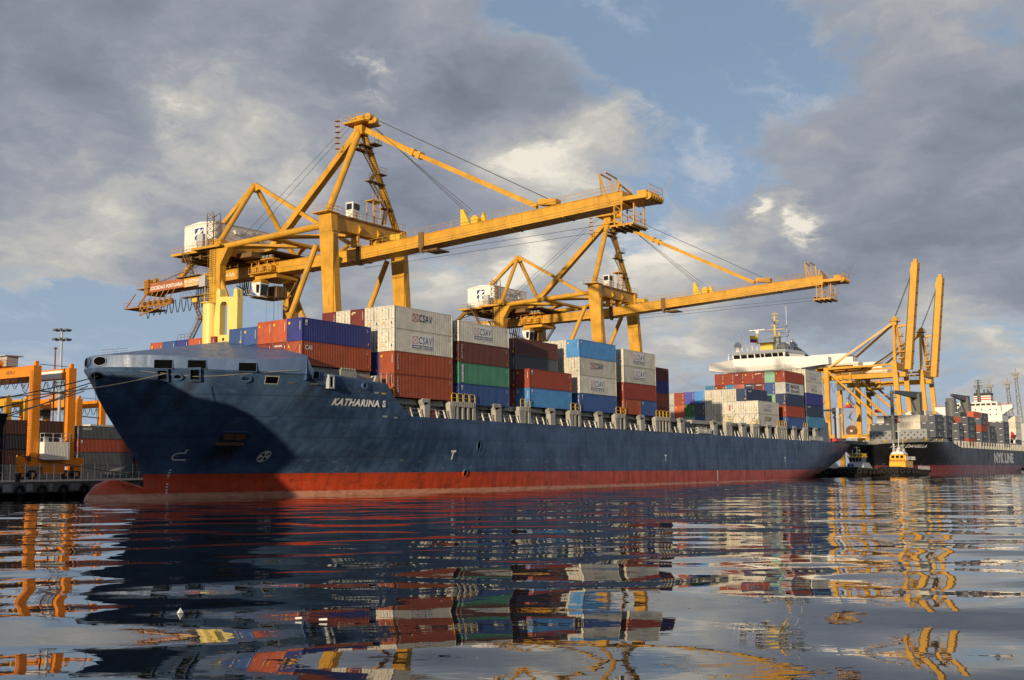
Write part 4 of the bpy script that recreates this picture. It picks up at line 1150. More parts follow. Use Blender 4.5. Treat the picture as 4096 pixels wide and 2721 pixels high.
def crane(sc, label, signs=True):
    T = thing('container_crane', (sc, 36, QZ), label, 'crane', 'container cranes on the quay')
    P, K = M['crane'], M['cranegrey']
    a, b = sc - 9.1, sc + 9.1
    # legs
    for x0 in (a - .7, b - .7):
        mb = MB(); x1 = x0 + 1.4
        mb.hexa([(x0, 33.6, 22), (x1, 33.6, 22), (x1, 36.3, 22), (x0, 36.3, 22)], [(x0, 35.3, 45.3), (x1, 35.3, 45.3), (x1, 38.15, 45.3), (x0, 38.15, 45.3)])
        for zz in (26, 30.5, 35, 39.5): uu = 33.6 + (zz - 22) / 23.3 * 1.7; ww = 2.7 + (zz - 22) / 23.3 * .15; mb.box(x0 - .03, x1 + .03, uu - .03, uu + ww + .03, zz, zz + .09)
        mb.box(x0 - .2, x0 - .05, 34.6, 35.0, 22, 42)
        mb.box(x0, x1, 33.9, 36.3, QZ, 21.99)
        mb.box(x0 - .04, x1 + .04, 34.9, 38.05, 42.3, 42.5)
        mb.build('leg', P, T)
        mb = MB(); mb.box(x0, x1, 61.9, 64.7, QZ, 44.2); mb.hexa([(x0, 61.9, 39.5), (x1, 61.9, 39.5), (x1, 61.95, 39.5), (x0, 61.95, 39.5)], [(x0, 59.9, 42.5), (x1, 59.9, 42.5), (x1, 61.895, 42.5), (x0, 61.895, 42.5)])
        mb.build('leg', P, T)
    for s0, s1, u0, u1, z0, z1 in ((a + .71, b - .71, 35.7, 37.6, 42.9, 45.3), (a + .71, b - .71, 62.2, 64.0, 42.0, 44.0)):
        mb = MB(); mb.box(s0, s1, u0, u1, z0, z1)
        if u0 < 40:
            for x in (a + .71, b - 2.2): mb.prism([(x, u0 + .02, z0), (x + 1.5, u0 + .02, z0), (x if x < sc else x + 1.5, u0 + .02, z0 - 1.6)], (0, 1.86, 0))
            for x in (sc - 2.6, sc + 2.2): mb.box(x, x + .5, 35.9, 37.4, 40.9, 42.9); mb.prism([(x, 35.2, 43.6), (x, 35.69, 44.6), (x, 35.69, 42.9)], (.5, 0, 0))
        mb.build('portal_beam', P, T)
    for y in (35.0, 63.3):
        mb = MB(); mb.box(a + .71, b - .71, y - .8, y + .8, 5.5, 7.2); mb.build('sill_beam', P, T)
    for x in (a, b):
        for p, q in (((39.2, 40.5), (46.3, 26.5)), ((64.0, 40.1), (57.2, 26.5)), ((46.3, 26.5), (50.6, 16.4)), ((57.2, 26.5), (52.4, 16.4))):
            mb = MB(); mb.tube((x, p[0], p[1]), (x, q[0], q[1]), .5, 10); mb.build('brace', P, T)
        mb = MB(); mb.box(x - .6, x + .6, 36.31, 61.89, 15.4, 16.4); mb.build('tie_beam', P, T)
        mb = MB(); mb.tube((x, 62.3, 42.9), (x, 38.2, 43.6), .55, 12); mb.build('top_tube', P, T)
    mb = MB(); mb.tube((a, 50.6, 43.1), (b, 50.6, 43.1), .4, 10).tube((sc, 50.6, 43.1), (a + .7, 62.4, 43.1), .42, 10).tube((sc, 50.6, 43.1), (b - .7, 62.4, 43.1), .42, 10)
    mb.tube((a + .3, 50.6, 43.25), (sc, 37.6, 43.4), .4, 10).tube((b - .3, 50.6, 43.25), (sc, 37.6, 43.4), .4, 10)
    mb.build('top_bracing', P, T)
    # main tower
    ap = Vector((sc, 37.5, 61.9))
    for x in (a, b):
        mb = MB(); mb.tube((x, 36.9, 45.3), ap + Vector((-.5 if x == a else .5, 0, 0)), .60, 14); mb.build('tower_leg', P, T)
    mb = MB(); mb.box(sc - .9, sc + .9, 36.6, 38.4, 61.2, 63.0).box(sc - 2.3, sc + 2.3, 35.0, 39.8, 63.0, 63.3).box(sc - .7, sc + .7, 36.6, 38.2, 63.3, 64.6).disc((sc, 35.6, 64.1), (1, 0, 0), .7, 1.2, 14).disc((sc, 39.0, 64.0), (1, 0, 0), .6, 1.2, 14)
    mb.beam((sc, 37.4, 63.3), (sc, 34.2, 62.9), 1.6, .5); mb.disc((sc - .5, 33.9, 63.2), (1, 0, 0), .5, .4, 12)
    mb.build('tower_head', P, T)
    mb = MB(); mb.rail([(sc - 2.2, 35.1, 63.3), (sc - 2.2, 39.7, 63.3), (sc + 2.2, 39.7, 63.3), (sc + 2.2, 35.1, 63.3)], 1.1, 1.4, .035)
    mb.ladder((sc - 1.6, 41.3, 57.6), (sc - 1.6, 41.3, 64.4), .7, (0, 1, 0))
    for i in range(6): mb.disc((sc - 2.0, 41.3, 59.0 + i), (0, 0, 1), .5, .05, 8)
    mb.build('head_railing', P, T)
    # fore stay, back stay, rear frame
    mb = MB(); mb.beam((sc, 36.2, 61.9), (sc, 25.6, 56.05), .85, .95).beam((sc, 25.6, 56.05), (sc, 1.2, 43.4), .7, .75)
    for q in (0, 1.4): mb.beam((sc, 26.2 - q, 56.4 - q * .55), (sc, 25.5 - q, 56.0 - q * .55), 1.2, 1.2)
    mb.beam((sc, .6, 43.9), (sc, -2.6, 43.5), 1.5, .9); mb.build('fore_stay', P, T)
    mb = MB(); mb.beam((sc, 38.4, 61.6), (sc, 60.8, 42.2), 1.3, 1.1); mb.build('back_stay', P, T)
    a2 = Vector((sc, 63.9, 56.4))
    for x in (a, b):
        mb = MB(); mb.tube((x, 62.6, 44.1), a2, .48, 12); mb.build('rear_frame_leg', P, T)
    mb = MB(); mb.beam(a2, (sc, 84.6, 40.5), .75, .75); mb.build('rear_stay', P, T)
    mb = MB(); mb.beam(a2 + Vector((0, -.3, 0)), (sc, 39.0, 41.7), .65, .7); mb.prism([(sc - .35, 64.6, 56.9), (sc - .35, 61.6, 55.6), (sc - .35, 63.9, 54.9)], (.7, 0, 0)); mb.build('link_stay', P, T)
    # girder and boom
    g0, g1 = sc - 1.7, sc + 1.7
    mb = MB()
    def bar(u0, z0, u1, z1, hgt, m=0, x0=g0, x1=g1):
        mb.hexa([(x0, u0, z0 - hgt), (x1, u0, z0 - hgt), (x1, u0, z0), (x0, u0, z0)], [(x0, u1, z1 - hgt), (x1, u1, z1 - hgt), (x1, u1, z1), (x0, u1, z1)], m)
    bar(81.2, 40.4, 36.9, 40.65, 1.95)
    for u in (80, 70, 60.5, 50, 44, 38.2): mb.box(g0 - .03, g1 + .03, u, u + .12, 38.5, 40.72)
    bar(81.2, 40.45, 36.9, 40.70, .08, 0, g0 - .12, g1 + .12)
    mb.build('girder', P, T)
    mb = MB(); bar(91.4, 40.2, 81.21, 40.38, 1.85); mb.build('rear_girder', M['cranerust'] if signs else P, T)
    mb = MB(); bar(36.5, 40.7, -14.6, 43.15, 1.95)
    bar(36.5, 40.75, -14.6, 43.2, .08, 0, g0 - .12, g1 + .12)
    for u in (36.2, 22.9, 5, -4.5):
        z = 40.7 + (36.5 - u) * .04795; mb.box(g0 - .05, g1 + .05, u, u + .25, z - 2.05, z + .1)
    boom = mb.build('boom', P, T)
    mb = MB(); mb.box(g0 - .05, g1 + .05, 36.51, 36.89, 38.6, 40.9); mb.build('hinge_plate', K, T)
    mb = MB()
    for u in (36.4, 22.75): 
        z = 40.7 + (36.5 - u) * .04795
        mb.box(g0 - .25, g0 - .051, u - .5, u + .5, z - 2.2, z + .4).box(g0 - .3, g0 + .6, u - .2, u + .2, z - 2.9, z - 2.1)
    mb.box(g0 - .1, g1, 19.5, 22.4, 38.55, 38.75).rail([(g0 - .1, 22.4, 38.1), (g0 - .1, 19.5, 38.2)], .6, 1, .04)
    for x in (g0 - .015,):
        bar(36.4, 39.5, -14.2, 41.9, .05, 0, x, x + .014); bar(36.4, 39.1, -14.2, 41.5, .05, 0, x, x + .014)
        bar(81, 39.25, 36.9, 39.5, .05, 0, x, x + .014)
    mb.build('boom_fitting', K, T)
    mb = MB(); mb.rail([(g0, 91, 40.2), (g0, 81.2, 40.4), (g0, 62, 40.5)], 1.05, 2.2, .03); mb.build('girder_railing', P, T); mb = MB(); mb.rail([(g0, 36, 40.75), (g0, -14.5, 43.2)], 1.05, 2.4, .032); mb.build('boom_railing', P, T); mb = MB(); mb.rail([(g1, 36, 40.75), (g1, -14.5, 43.2)], 1.05, 2.4, .03)
    mb.build('boom_railing', P, T)
    # boom pulleys and lugs
    mb = MB(); mb.prism([(sc - .2, 15.9, 42.0), (sc - .2, 13.9, 42.0), (sc - .2, 15.4, 44.9), (sc - .2, 15.9, 44.9)], (.4, 0, 0)); mb.build('boom_lug', M['yellow'], T)
    mb = MB(); mb.disc((sc, 13.0, 42.8), (1, 0, 0), .75, .8, 14); mb.build('boom_pulley', M['yellow'], T)
    mb = MB(); mb.prism([(sc + .6, 12.9, 42.0), (sc + .6, 11.2, 42.0), (sc + .6, 12.0, 44.2)], (.4, 0, 0)); mb.build('boom_lug', M['yellow'], T)
    mb = MB(); mb.box(sc - 1, sc + 1, 28, 29.4, 41.4, 42.3).disc((sc - .6, 29.8, 42), (1, 0, 0), .5, .5, 10); mb.build('rope_guide', M['yellow'], T)
    # boom tip: gallows, pulley platform, hanging cage
    def bz(u): return 40.7 + (36.5 - u) * .04795
    mb = MB()
    mb.tube((g0 - .1, -11.2, bz(-11)), (g0 - .1, -10.9, bz(-11) + 3.3), .13, 5); mb.tube((g0 - .15, -12.4, bz(-11) - 1.4), (g0 - .1, -10.9, bz(-11) + 3.3), .13, 5); mb.tube((g0 - .1, -10.9, bz(-11) + 3.3), (g1 + .1, -10.9, bz(-11) + 3.1), .13, 5); mb.tube((g0 - .1, -11.9, bz(-11) + 3.35), (g1 + .1, -11.9, bz(-11) + 3.1), .13, 5)
    mb.tube((g1 + .1, -11.2, bz(-11)), (g1 + .1, -10.9, bz(-11) + 3.1), .16, 5); mb.tube((g1 + .1, -12.2, bz(-11)), (g1 + .1, -11.9, bz(-11) + 3.1), .16, 5)
    mb.build('boom_gallows', P, T)
    mb = MB(); z = bz(-14)
    mb.box(g0 - .2, g1 + 1.6, -18.6, -14.6, z - 1.5, z - .9)
    for i in range(6): mb.disc((g0 + .4 + i * .75, -18.6, z - 1.2), (1, 0, 0), .55, .35, 12)
    for i in range(5): mb.box(g0 + .2 + i * .9, g0 + .7 + i * .9, -18.4, -16.9, z - .9, z - .25)
    mb.beam((g0 - .1, -13.9, z), (g0 - .1, -14.1, z + 1.2), .25, .3).beam((g0 - .1, -14.2, z + 1.1), (g1 + .6, -14.2, z + .3), .2, .2)
    mb.rail([(g0 + .3, -18.7, z - .9), (g1 + 1.5, -18.7, z - .9), (g1 + 1.5, -14.6, z - .9)], 1.5, 1.2, .035)
    mb.tube((g1 + 1.3, -18.6, z - .9), (g1 + 1.5, -20.2, z + 2.0), .03, 4)
    mb.build('tip_platform', P, T)
    mb = MB()
    for x, u in ((g0, -13.2), (g0, -14.4), (g1 + .6, -13.2), (g1 + .6, -16.0), (g0 + .8, -16.0)): mb.tube((x, u, z - 1.8), (x, u, z - 4.9), .13, 5)
    for x in (g0, g1 + .6):
        for q in range(3): mb.tube((x, -13.2, z - 1.9 - q), (x, -14.4 if x == g0 else -16, z - 2.9 - q), .06, 4); mb.tube((x, -13.2, z - 2.9 - q), (x, -14.4 if x == g0 else -16, z - 2.9 - q), .06, 4)
    mb.box(g0 - .2, g1 + 1.2, -16.3, -12.4, z - 5.15, z - 4.9); mb.box(g0 - .2, g1 + 1.2, -13.0, -12.3, z - 4.5, z - 4.35)
    for i in range(4): mb.beam((g0 - .2, -12.6 - i * 1.1, z - 5.2), (g1 + 1.2, -12.6 - i * 1.1, z - 5.2), .25, .3)
    mb.rail([(g1 + 1.1, -16.2, z - 4.9), (g0, -16.2, z - 4.9)], 1.1, 1, .035)
    mb.build('hanging_cage', P, T)
    # ropes
    mb = MB()
    for dx in (-.5, -.15, .2): mb.tube((sc + dx, 33.8, 63.3), (sc + dx, -1.0, 44.2), .045, 4, cap=False)
    for dx in (-.5, .1, .6): mb.tube((sc + dx, 34.4, 62.0), (sc + dx * 2, 14 + dx * 2, 44.2), .04, 4, cap=False)
    for dx in (-1.2, -.2): mb.tube((sc + dx, 39.4, 63.5), (sc + dx * 2, 67, 44.5), .04, 4, cap=False)
    for dx in (-.8, -.4): mb.tube((sc + dx, 75.5, 43.2), (sc + dx, 90.5, 40.3), .05, 4, cap=False)
    mb.tube((g0 + .3, 38, 38.2), (g0 + .3, -13, 38.6), .035, 4, cap=False); mb.tube((g1, 38, 38.0), (g1, -13, 38.4), .035, 4, cap=False)
    mb.build('rope', M['wire'], T)
    # stairs up the stern-side tower leg
    mb = MB()
    def tl(z): t = (z - 45.3) / (61.9 - 45.3); return Vector((b, 36.9, 45.3)).lerp(ap, t)
    pts = [(46.0, -4.0, 49.0, -1.6), (49.0, -1.6, 53.2, -3.4), (53.2, -3.4, 55.0, -1.0), (55.0, -1.0, 59.2, -2.4)]
    for z0, o0, z1, o1 in pts:
        p, q = tl(z0) + Vector((o0, -.6, 0)), tl(z1) + Vector((o1, -.6, 0)); p.z = z0; q.z = z1
        mb.stair(p, q, .8, 16, side=(0, 1, 0))
    for z, o in ((49.0, -2.2), (53.2, -3.6), (55.0, .2), (59.2, -2.6)):
        c = tl(z); mb.box(c.x + o - .6, c.x + .1 + (1.4 if o > 0 else 0), 36.0, 37.2, z - .15, z); mb.rail([(c.x + o - .6, 36.0, z), (c.x + o + 1.2, 36.0, z)], 1.05, .7, .03)
    c = tl(58.4); d = tl(58.4); mb.box(2 * sc - c.x - .4, c.x + .4, 36.4, 37.6, 58.2, 58.4); mb.rail([(2 * sc - c.x, 36.4, 58.4), (c.x, 36.4, 58.4)], 1.05, .8, .03)
    c = tl(60.0); mb.box(c.x + .2, c.x + 2.4, 35.6, 37.2, 59.8, 60.0); mb.rail([(c.x + .4, 35.7, 60), (c.x + 2.3, 35.7, 60), (c.x + 2.3, 37.1, 60)], 1.05, .8, .03)
    mb.build('stair', K, T)
    mb = MB(); x = sc + 2.3; y = 36.6                                            # service tower on the portal beam
    for dx in (-.9, .9):
        for dy in (-.7, .7): mb.tube((x + dx * 1.15, y + dy, 45.3), (x + dx, y + dy, 49.6), .1, 5)
    for zz in (46.6, 47.9, 49.3): mb.beam((x - 1, y - .7, zz), (x + 1, y - .7, zz), .1, .1); mb.tube((x - 1, y - .7, zz), (x + .9, y - .7, zz - 1.2), .06, 4)
    mb.box(x - 1.3, x + 1.5, y - .9, y + .9, 49.6, 49.8); mb.rail([(x - 1.3, y - .9, 49.8), (x + 1.5, y - .9, 49.8), (x + 1.5, y + .9, 49.8)], 1.1, .9, .035)
    mb.build('service_tower', P, T)
    mb = MB(); mb.box(a - 1.0, b + .5, 35.2, 35.68, 45.31, 45.4); mb.rail([(a - 1.2, 35.2, 45.4), (b + .6, 35.2, 45.4)], 1.1, 1.5, .035); mb.box(a - 1.9, a + 1.2, 35.0, 38.6, 45.401, 45.55); mb.rail([(a - 1.9, 38.5, 45.5), (a - 1.9, 35.1, 45.5), (a + 1.2, 35.1, 45.5)], 1.1, 1.0, .035)
    mb.build('portal_walkway', P, T)
    mb = MB(); x = a + 4.6; mb.box(x, x + 1.7, 35.3, 36.9, 45.5, 46.7); mb.hexa([(x, 35.3, 46.7), (x + 1.7, 35.3, 46.7), (x + 1.7, 36.9, 46.7), (x, 36.9, 46.7)], [(x - .05, 35.2, 48.2), (x + 1.75, 35.2, 48.2), (x + 1.75, 37, 48.2), (x - .05, 37, 48.2)])
    cabn = mb.build('boom_cabin', M['house'], T)
    mb = MB(); mb.box(x + .15, x + 1.55, 35.16, 35.21, 46.95, 47.95).box(x - .1, x - .052, 35.5, 36.7, 46.95, 47.95); mb.build('window', M['glass'], cabn)
    # machinery house and platforms
    mb = MB(); h0, h1 = sc - 7.6, sc + 6.6
    mb.box(h0, h1, 65.7, 74.2, 43.3, 48.3); mb.hexa([(h0 - .15, 65.55, 48.301), (h1 + .15, 65.55, 48.301), (h1 + .15, 74.35, 48.301), (h0 - .15, 74.35, 48.301)], [(h0 - .15, 69.9, 48.75), (h1 + .15, 69.9, 48.75), (h1 + .15, 70.0, 48.75), (h0 - .15, 70.0, 48.75)])
    for i in range(8): mb.box(h0 + .3 + i * 1.8, h0 + .34 + i * 1.8, 65.685, 65.699, 43.4, 48.2)
    for i in range(14): mb.box(h0 - .03, h0 - .001, 66 + i * .6, 66.04 + i * .6, 43.4, 48.2)
    hs = mb.build('machinery_house', M['house'], T)
    mb = MB(); emblem(mb, (h0 - .035, 71.3, 44.6), 2.3, 3.0); mb.build('emblem', [M['emb'], M['letter']], hs)
    mb = MB(); mb.box(h0 + 4.2, h0 + 5.3, 65.1, 65.66, 46.6, 47.3).box(h0 + 9.8, h0 + 10.7, 65.2, 65.66, 46.0, 46.6); mb.build('fan_housing', M['white'], hs)
    mb = MB(); mb.box(h0 - 1.6, h1 + 1.2, 64.9, 75.6, 42.6, 43.0)
    for y in (66.5, 69, 71.5, 74): mb.box(h0 - .5, h1, y, y + .4, 41.6, 42.598)
    for x in (h0, sc - 3, sc, sc + 3, h1 - .5): mb.box(x, x + .4, 64.95, 75, 42.1, 42.599)
    mb.box(a - 1.6, a + 2, 61.0, 68.3, 42.7, 43.0).box(sc - 3, b, 55.5, 64.88, 42.2, 42.5)
    mb.box(sc - 6, sc + 6, 58, 61.8, 41.2, 42.1)
    mb.build('machinery_platform', M['cranegrey'], T)
    mb = MB(); mb.box(h0 - 1.75, h1 + 1.3, 64.75, 64.88, 42.62, 43.05).box(h0 - 1.75, h0 - 1.602, 64.9, 75.7, 42.6, 43.05)
    mb.rail([(h0 - 1.65, 75.6, 43), (h0 - 1.65, 68.5, 43)], 1.1, 1.2, .035); mb.rail([(h0 + 1, 64.9, 43), (h1 + 1, 64.9, 43), (h1 + 1, 75, 43)], 1.1, 1.5, .035)
    mb.box(a - 1.75, a - 1.602, 61, 68.4, 42.65, 43.1); mb.rail([(a - 1.65, 68.3, 43), (a - 1.65, 61.1, 43)], 1.1, 1.2, .035); mb.rail([(a + .8, 60.9, 43), (b, 55.6, 42.5)], 1.1, 1.4, .035)
    mb.build('platform_edge', P, T)
    mb = MB()                                                               # small lattice lift tower beside the house
    for dx, dy in ((0, 0), (0, 1.7), (1.6, 0), (1.6, 1.7)): mb.tube((a + dx - .8, 63.7 + dy, 43), (a + dx - .8, 63.7 + dy, 49.2), .09, 5)
    for i in range(5):
        z = 43.3 + i * 1.25; mb.tube((a - .8, 63.7, z), (a - .8, 65.4, z + 1.2), .06, 4); mb.tube((a - .8, 65.4, z), (a - .8, 63.7, z + 1.2), .06, 4); mb.tube((a - .8, 63.7, z), (a + .8, 63.7, z + 1.2), .06, 4)
        mb.tube((a - .8, 63.7, z), (a - .8, 65.4, z), .06, 4)
    mb.build('lattice_tower', K, T)
    mb = MB()                                                               # electrical boxes on the walkway
    mb.box(a - 1.4, a - .75, 65.8, 67.4, 43.0, 45.6); mb.build('control_cabinet', M['lgrey'], T)
    # stairs and ladders on the land leg
    mb = MB(); mb.stair((a - 1.2, 68.5, 38.4), (a - 1.2, 71.0, 42.6), .8, 14, side=(1, 0, 0)); mb.ladder((a - .75, 63.4, 36), (a - .75, 63.4, 42.7), .7, (0, 1, 0)); mb.ladder((a - .85, 64.5, 20), (a - .85, 64.5, 43), .9, (0, 1, 0))
    mb.stair((a - 1.2, 66.0, 30.2), (a - 1.2, 68.6, 34.4), .8, 14, side=(1, 0, 0)); mb.stair((a - 1.2, 68.6, 26.6), (a - 1.2, 66.2, 30.0), .8, 14, side=(1, 0, 0)); mb.stair((a - 1.2, 66.2, 22.6), (a - 1.2, 68.6, 26.4), .8, 14, side=(1, 0, 0))
    for z, y0, y1 in ((34.4, 67.8, 71.0), (30.2, 64.8, 66.6), (26.5, 67.8, 71.4)): mb.box(a - 1.8, a - .71, 64.8, y1, z - .15, z); mb.rail([(a - 1.8, y1, z), (a - 1.8, y0, z)], 1.1, .9, .035)
    mb.rail([(a - 1.8, 72.4, 38.2), (a - 1.8, 66.5, 38.2)], 1.1, 1, .035); mb.box(a - 1.8, a - .72, 66.4, 72.4, 38.0, 38.2)
    mb.build('leg_stair', K, T)
    mb = MB(); mb.box(a - 1.1, a - .2, 65.3, 66.9, 36.0, 38.0); mb.build('switch_cabinet', M['lgrey'], T)
    # trolley, cab, spreader ropes, festoon
    mb = MB(); tu0, tu1 = 55.0, 62.4
    mb.box(g0 - 1.9, g0 - .25, tu0, tu1, 40.9, 41.05).box(g0 - 1.9, g0 - .4, tu0 + .6, tu1 - 1, 38.55, 38.7)
    for u in (56.2, 58.4, 60.2): mb.box(g0 - 1.2, g0 - .3, u, u + 1.1, 39.0, 40.0); mb.tube((g0 - 1.2, u + 1.4, 38.7), (g0 - 1.0, u + 1.2, 40.9), .1, 5)
    for u in (55.4, 57.6, 59.8): mb.beam((g0 - 1.8, u, 40.9), (g0 - .3, u + .3, 39.9), .12, .12)
    mb.rail([(g0 - 1.85, tu1 - 1, 38.7), (g0 - 1.85, tu0 + .6, 38.7)], 1.05, 1, .035)
    mb.box(g0 - .6, g1 + 2, 55.5, 61, 37.7, 38.35).box(g1 + .3, g1 + 2, 55.4, 61.5, 38.4, 41.0)
    tro = mb.build('trolley', P, T)
    mb = MB()
    for i in range(5): mb.tube((g0 - 1.5, 55.6 + i * .9, 41.4), (g0 - 1.5, 56.2 + i * .9, 41.4), .32, 10)
    mb.build('motor', M['grey'], tro)
    mb = MB(); cx = g0 - 1.6; cu = 58.4
    mb.hexa([(cx, cu + .3, 34.3), (cx + 1.9, cu + .3, 34.3), (cx + 1.9, cu + 2.0, 35.4), (cx, cu + 2.0, 35.4)], [(cx - .1, cu, 37.0), (cx + 2, cu, 37.0), (cx + 2, cu + 2.3, 37.0), (cx - .1, cu + 2.3, 37.0)])
    cab = mb.build('operator_cab', M['white'], T)
    mb = MB(); mb.poly([(cx + .2, cu + .265, 34.6), (cx + 1.7, cu + .265, 34.6), (cx + 1.8, cu - .02, 36.6), (cx + .1, cu - .02, 36.6)]); mb.poly([(cx - .03, cu + .45, 35.0), (cx - .09, cu + .2, 36.5), (cx - .1, cu + 1.1, 36.6), (cx - .05, cu + 1.1, 35.1)]); mb.build('window', M['glass'], cab)
    mb = MB(); mb.hexa([(cx - .2, cu - .2, 37.001), (cx + 2.1, cu - .2, 37.001), (cx + 2.1, cu + 2.5, 37.001), (cx - .2, cu + 2.5, 37.001)], [(cx + .3, cu + .3, 37.6), (cx + 1.7, cu + .3, 37.6), (cx + 1.7, cu + 2, 37.6), (cx + .3, cu + 2, 37.6)]); mb.build('cab_roof', P, cab)
    mb = MB(); mb.box(cx + 1.0, g1 + 1.5, cu + .2, cu + 3.8, 34.5, 34.7).box(g1 - 1, g1 + 1.6, cu, cu + 3.5, 34.701, 36.8); mb.stair((g1 + 1.6, cu - .4, 34.6), (g1 + 1.6, cu - 3.2, 38.2), .8, 14, side=(1, 0, 0)); mb.rail([(cx, cu + 4.6, 34.7), (cx, cu + 2.2, 34.7)], 1.1, .8, .035); mb.tube((cx + .5, cu + 6.8, 37), (cx + .5, cu + 2, 34.9), .12, 5).tube((cx + .5, cu + 6.8, 35.4), (cx + .5, cu + 2, 34.6), .12, 5)
    mb.build('cab_gantry', K, T)
    mb = MB()
    for dx in (-.9, .9):
        for u in (56.4, 57.4, 59.4): mb.tube((sc + dx, u, 37.8), (sc + dx, u, 24), .03, 4, cap=False)
    mb.build('hoist_rope', M['wire'], T)
    mb = MB(); random.seed(5)
    def sag(u0, u1, dp, z=37.9, x=g0 - .2): mb.path([(x, u0 + (u1 - u0) * i / 8, z - dp * math.sin(math.pi * i / 8) ** .7) for i in range(9)], .085, 5)
    u = 92.0
    for i in range(9): sag(u, u - 1.3, 2.5 if i else 3.0, 36.2); u -= 1.75
    mb.build('festoon_cable', M['rubber'], T); mb = MB()
    for i in range(9): sag(77.4 - i * .75, 76.9 - i * .75, 4.2 if i < 5 else 3.4, 38.2)
    mb.build('festoon_cable', M['rubber'], T); mb = MB()
    for i in range(4): sag(63.6 + i * .6, 62.4 + i * .6, 2.6, 38.0)
    mb.build('festoon_cable', M['rubber'], T)
    # rear end platform
    mb = MB(); mb.box(g0 - .4, g1 + .4, 91.41, 92.6, 38.0, 41.0).box(g0 - .6, g1 + .6, 91.0, 94.6, 39.2, 39.35); mb.rail([(g0 - .6, 94.6, 39.4), (g0 - .6, 91, 39.4)], 1.1, 1, .035)
    mb.box(g0 - 2.2, g1 + 1.2, 91.5, 96.4, 35.2, 35.4); mb.rail([(g0 - 2.2, 96.4, 35.4), (g0 - 2.2, 90, 34.8)], 1.1, 1.0, .035)
    for u in (96.0, 92.4): mb.tube((g0 - 2.0, u, 35.3), (g0 - .4, u - .8, 38.4), .14, 5)
    for i in range(6):
        u = 91.5 - i * 1.6; mb.tube((g0 - 2.2, u, 34.6 + i * .1), (g0 - .3, u, 38.4), .11, 4); mb.beam((g0 - 2.2, u, 35.2), (g0 - 2.2, u - 1.6, 35.3), .2, .2); mb.beam((g0 - 2.2, u, 33.6 + i * .27), (g0 - 2.2, u - 1.6, 33.87 + i * .27), .2, .2); mb.tube((g0 - 2.2, u, 33.6 + i * .27), (g0 - 2.2, u - 1.5, 35.2), .1, 4); mb.tube((g0 - 2.2, u, 35.2), (g0 - 2.2, u - 1.5, 33.87 + i * .27), .09, 4); mb.box(g0 - 1.9, g0 - 1.2, u - .9, u - .3, 35.3, 36.3); mb.rail([(g0 - 2.3, u, 35.3), (g0 - 2.3, u - 1.6, 35.3)], 1.1, .8, .04)
    mb.tube((g0, 91.6, 40.2), (g0, 91.6, 42.6), .06, 4).tube((g0, 89.0, 40.2), (g0, 89.0, 42.0), .06, 4).box(g0, g0 + .8, 89.6, 90.4, 40.3, 41.1)
    mb.build('rear_platform', M['cranedark'], T)
    if signs is not None:
        mb = MB(); x = g0 - .02
        letter(mb, 'SOCIEDAD PORTUARIA', (x, 91.1, 38.78), 9.6, .72, (0, -1, .012), m=0, bold=.02)
        letter(mb, 'REGIONAL BUENAVENTURA S.A.', (x - .01, 80.95, 39.1), 14.0, .72, (0, -1, .008), m=0, bold=.02)
        letter(mb, 'Grúa N° %s' % ('1' if sc < 60 else '2'), (x - .01, 80.7, 38.5) if True else 0, 4.2, .5, (0, -1, .008), m=0, bold=.02)
        mb.build('sign_lettering', M['letter'], T)
    return T


CR1 = crane(34.4, 'amber ship-to-shore crane behind the blue bow, its long boom reaching over the ship')
CR2 = dup(CR1, (89.3, 0, 0), 'second amber crane with white machinery house, behind the middle of the blue ship')


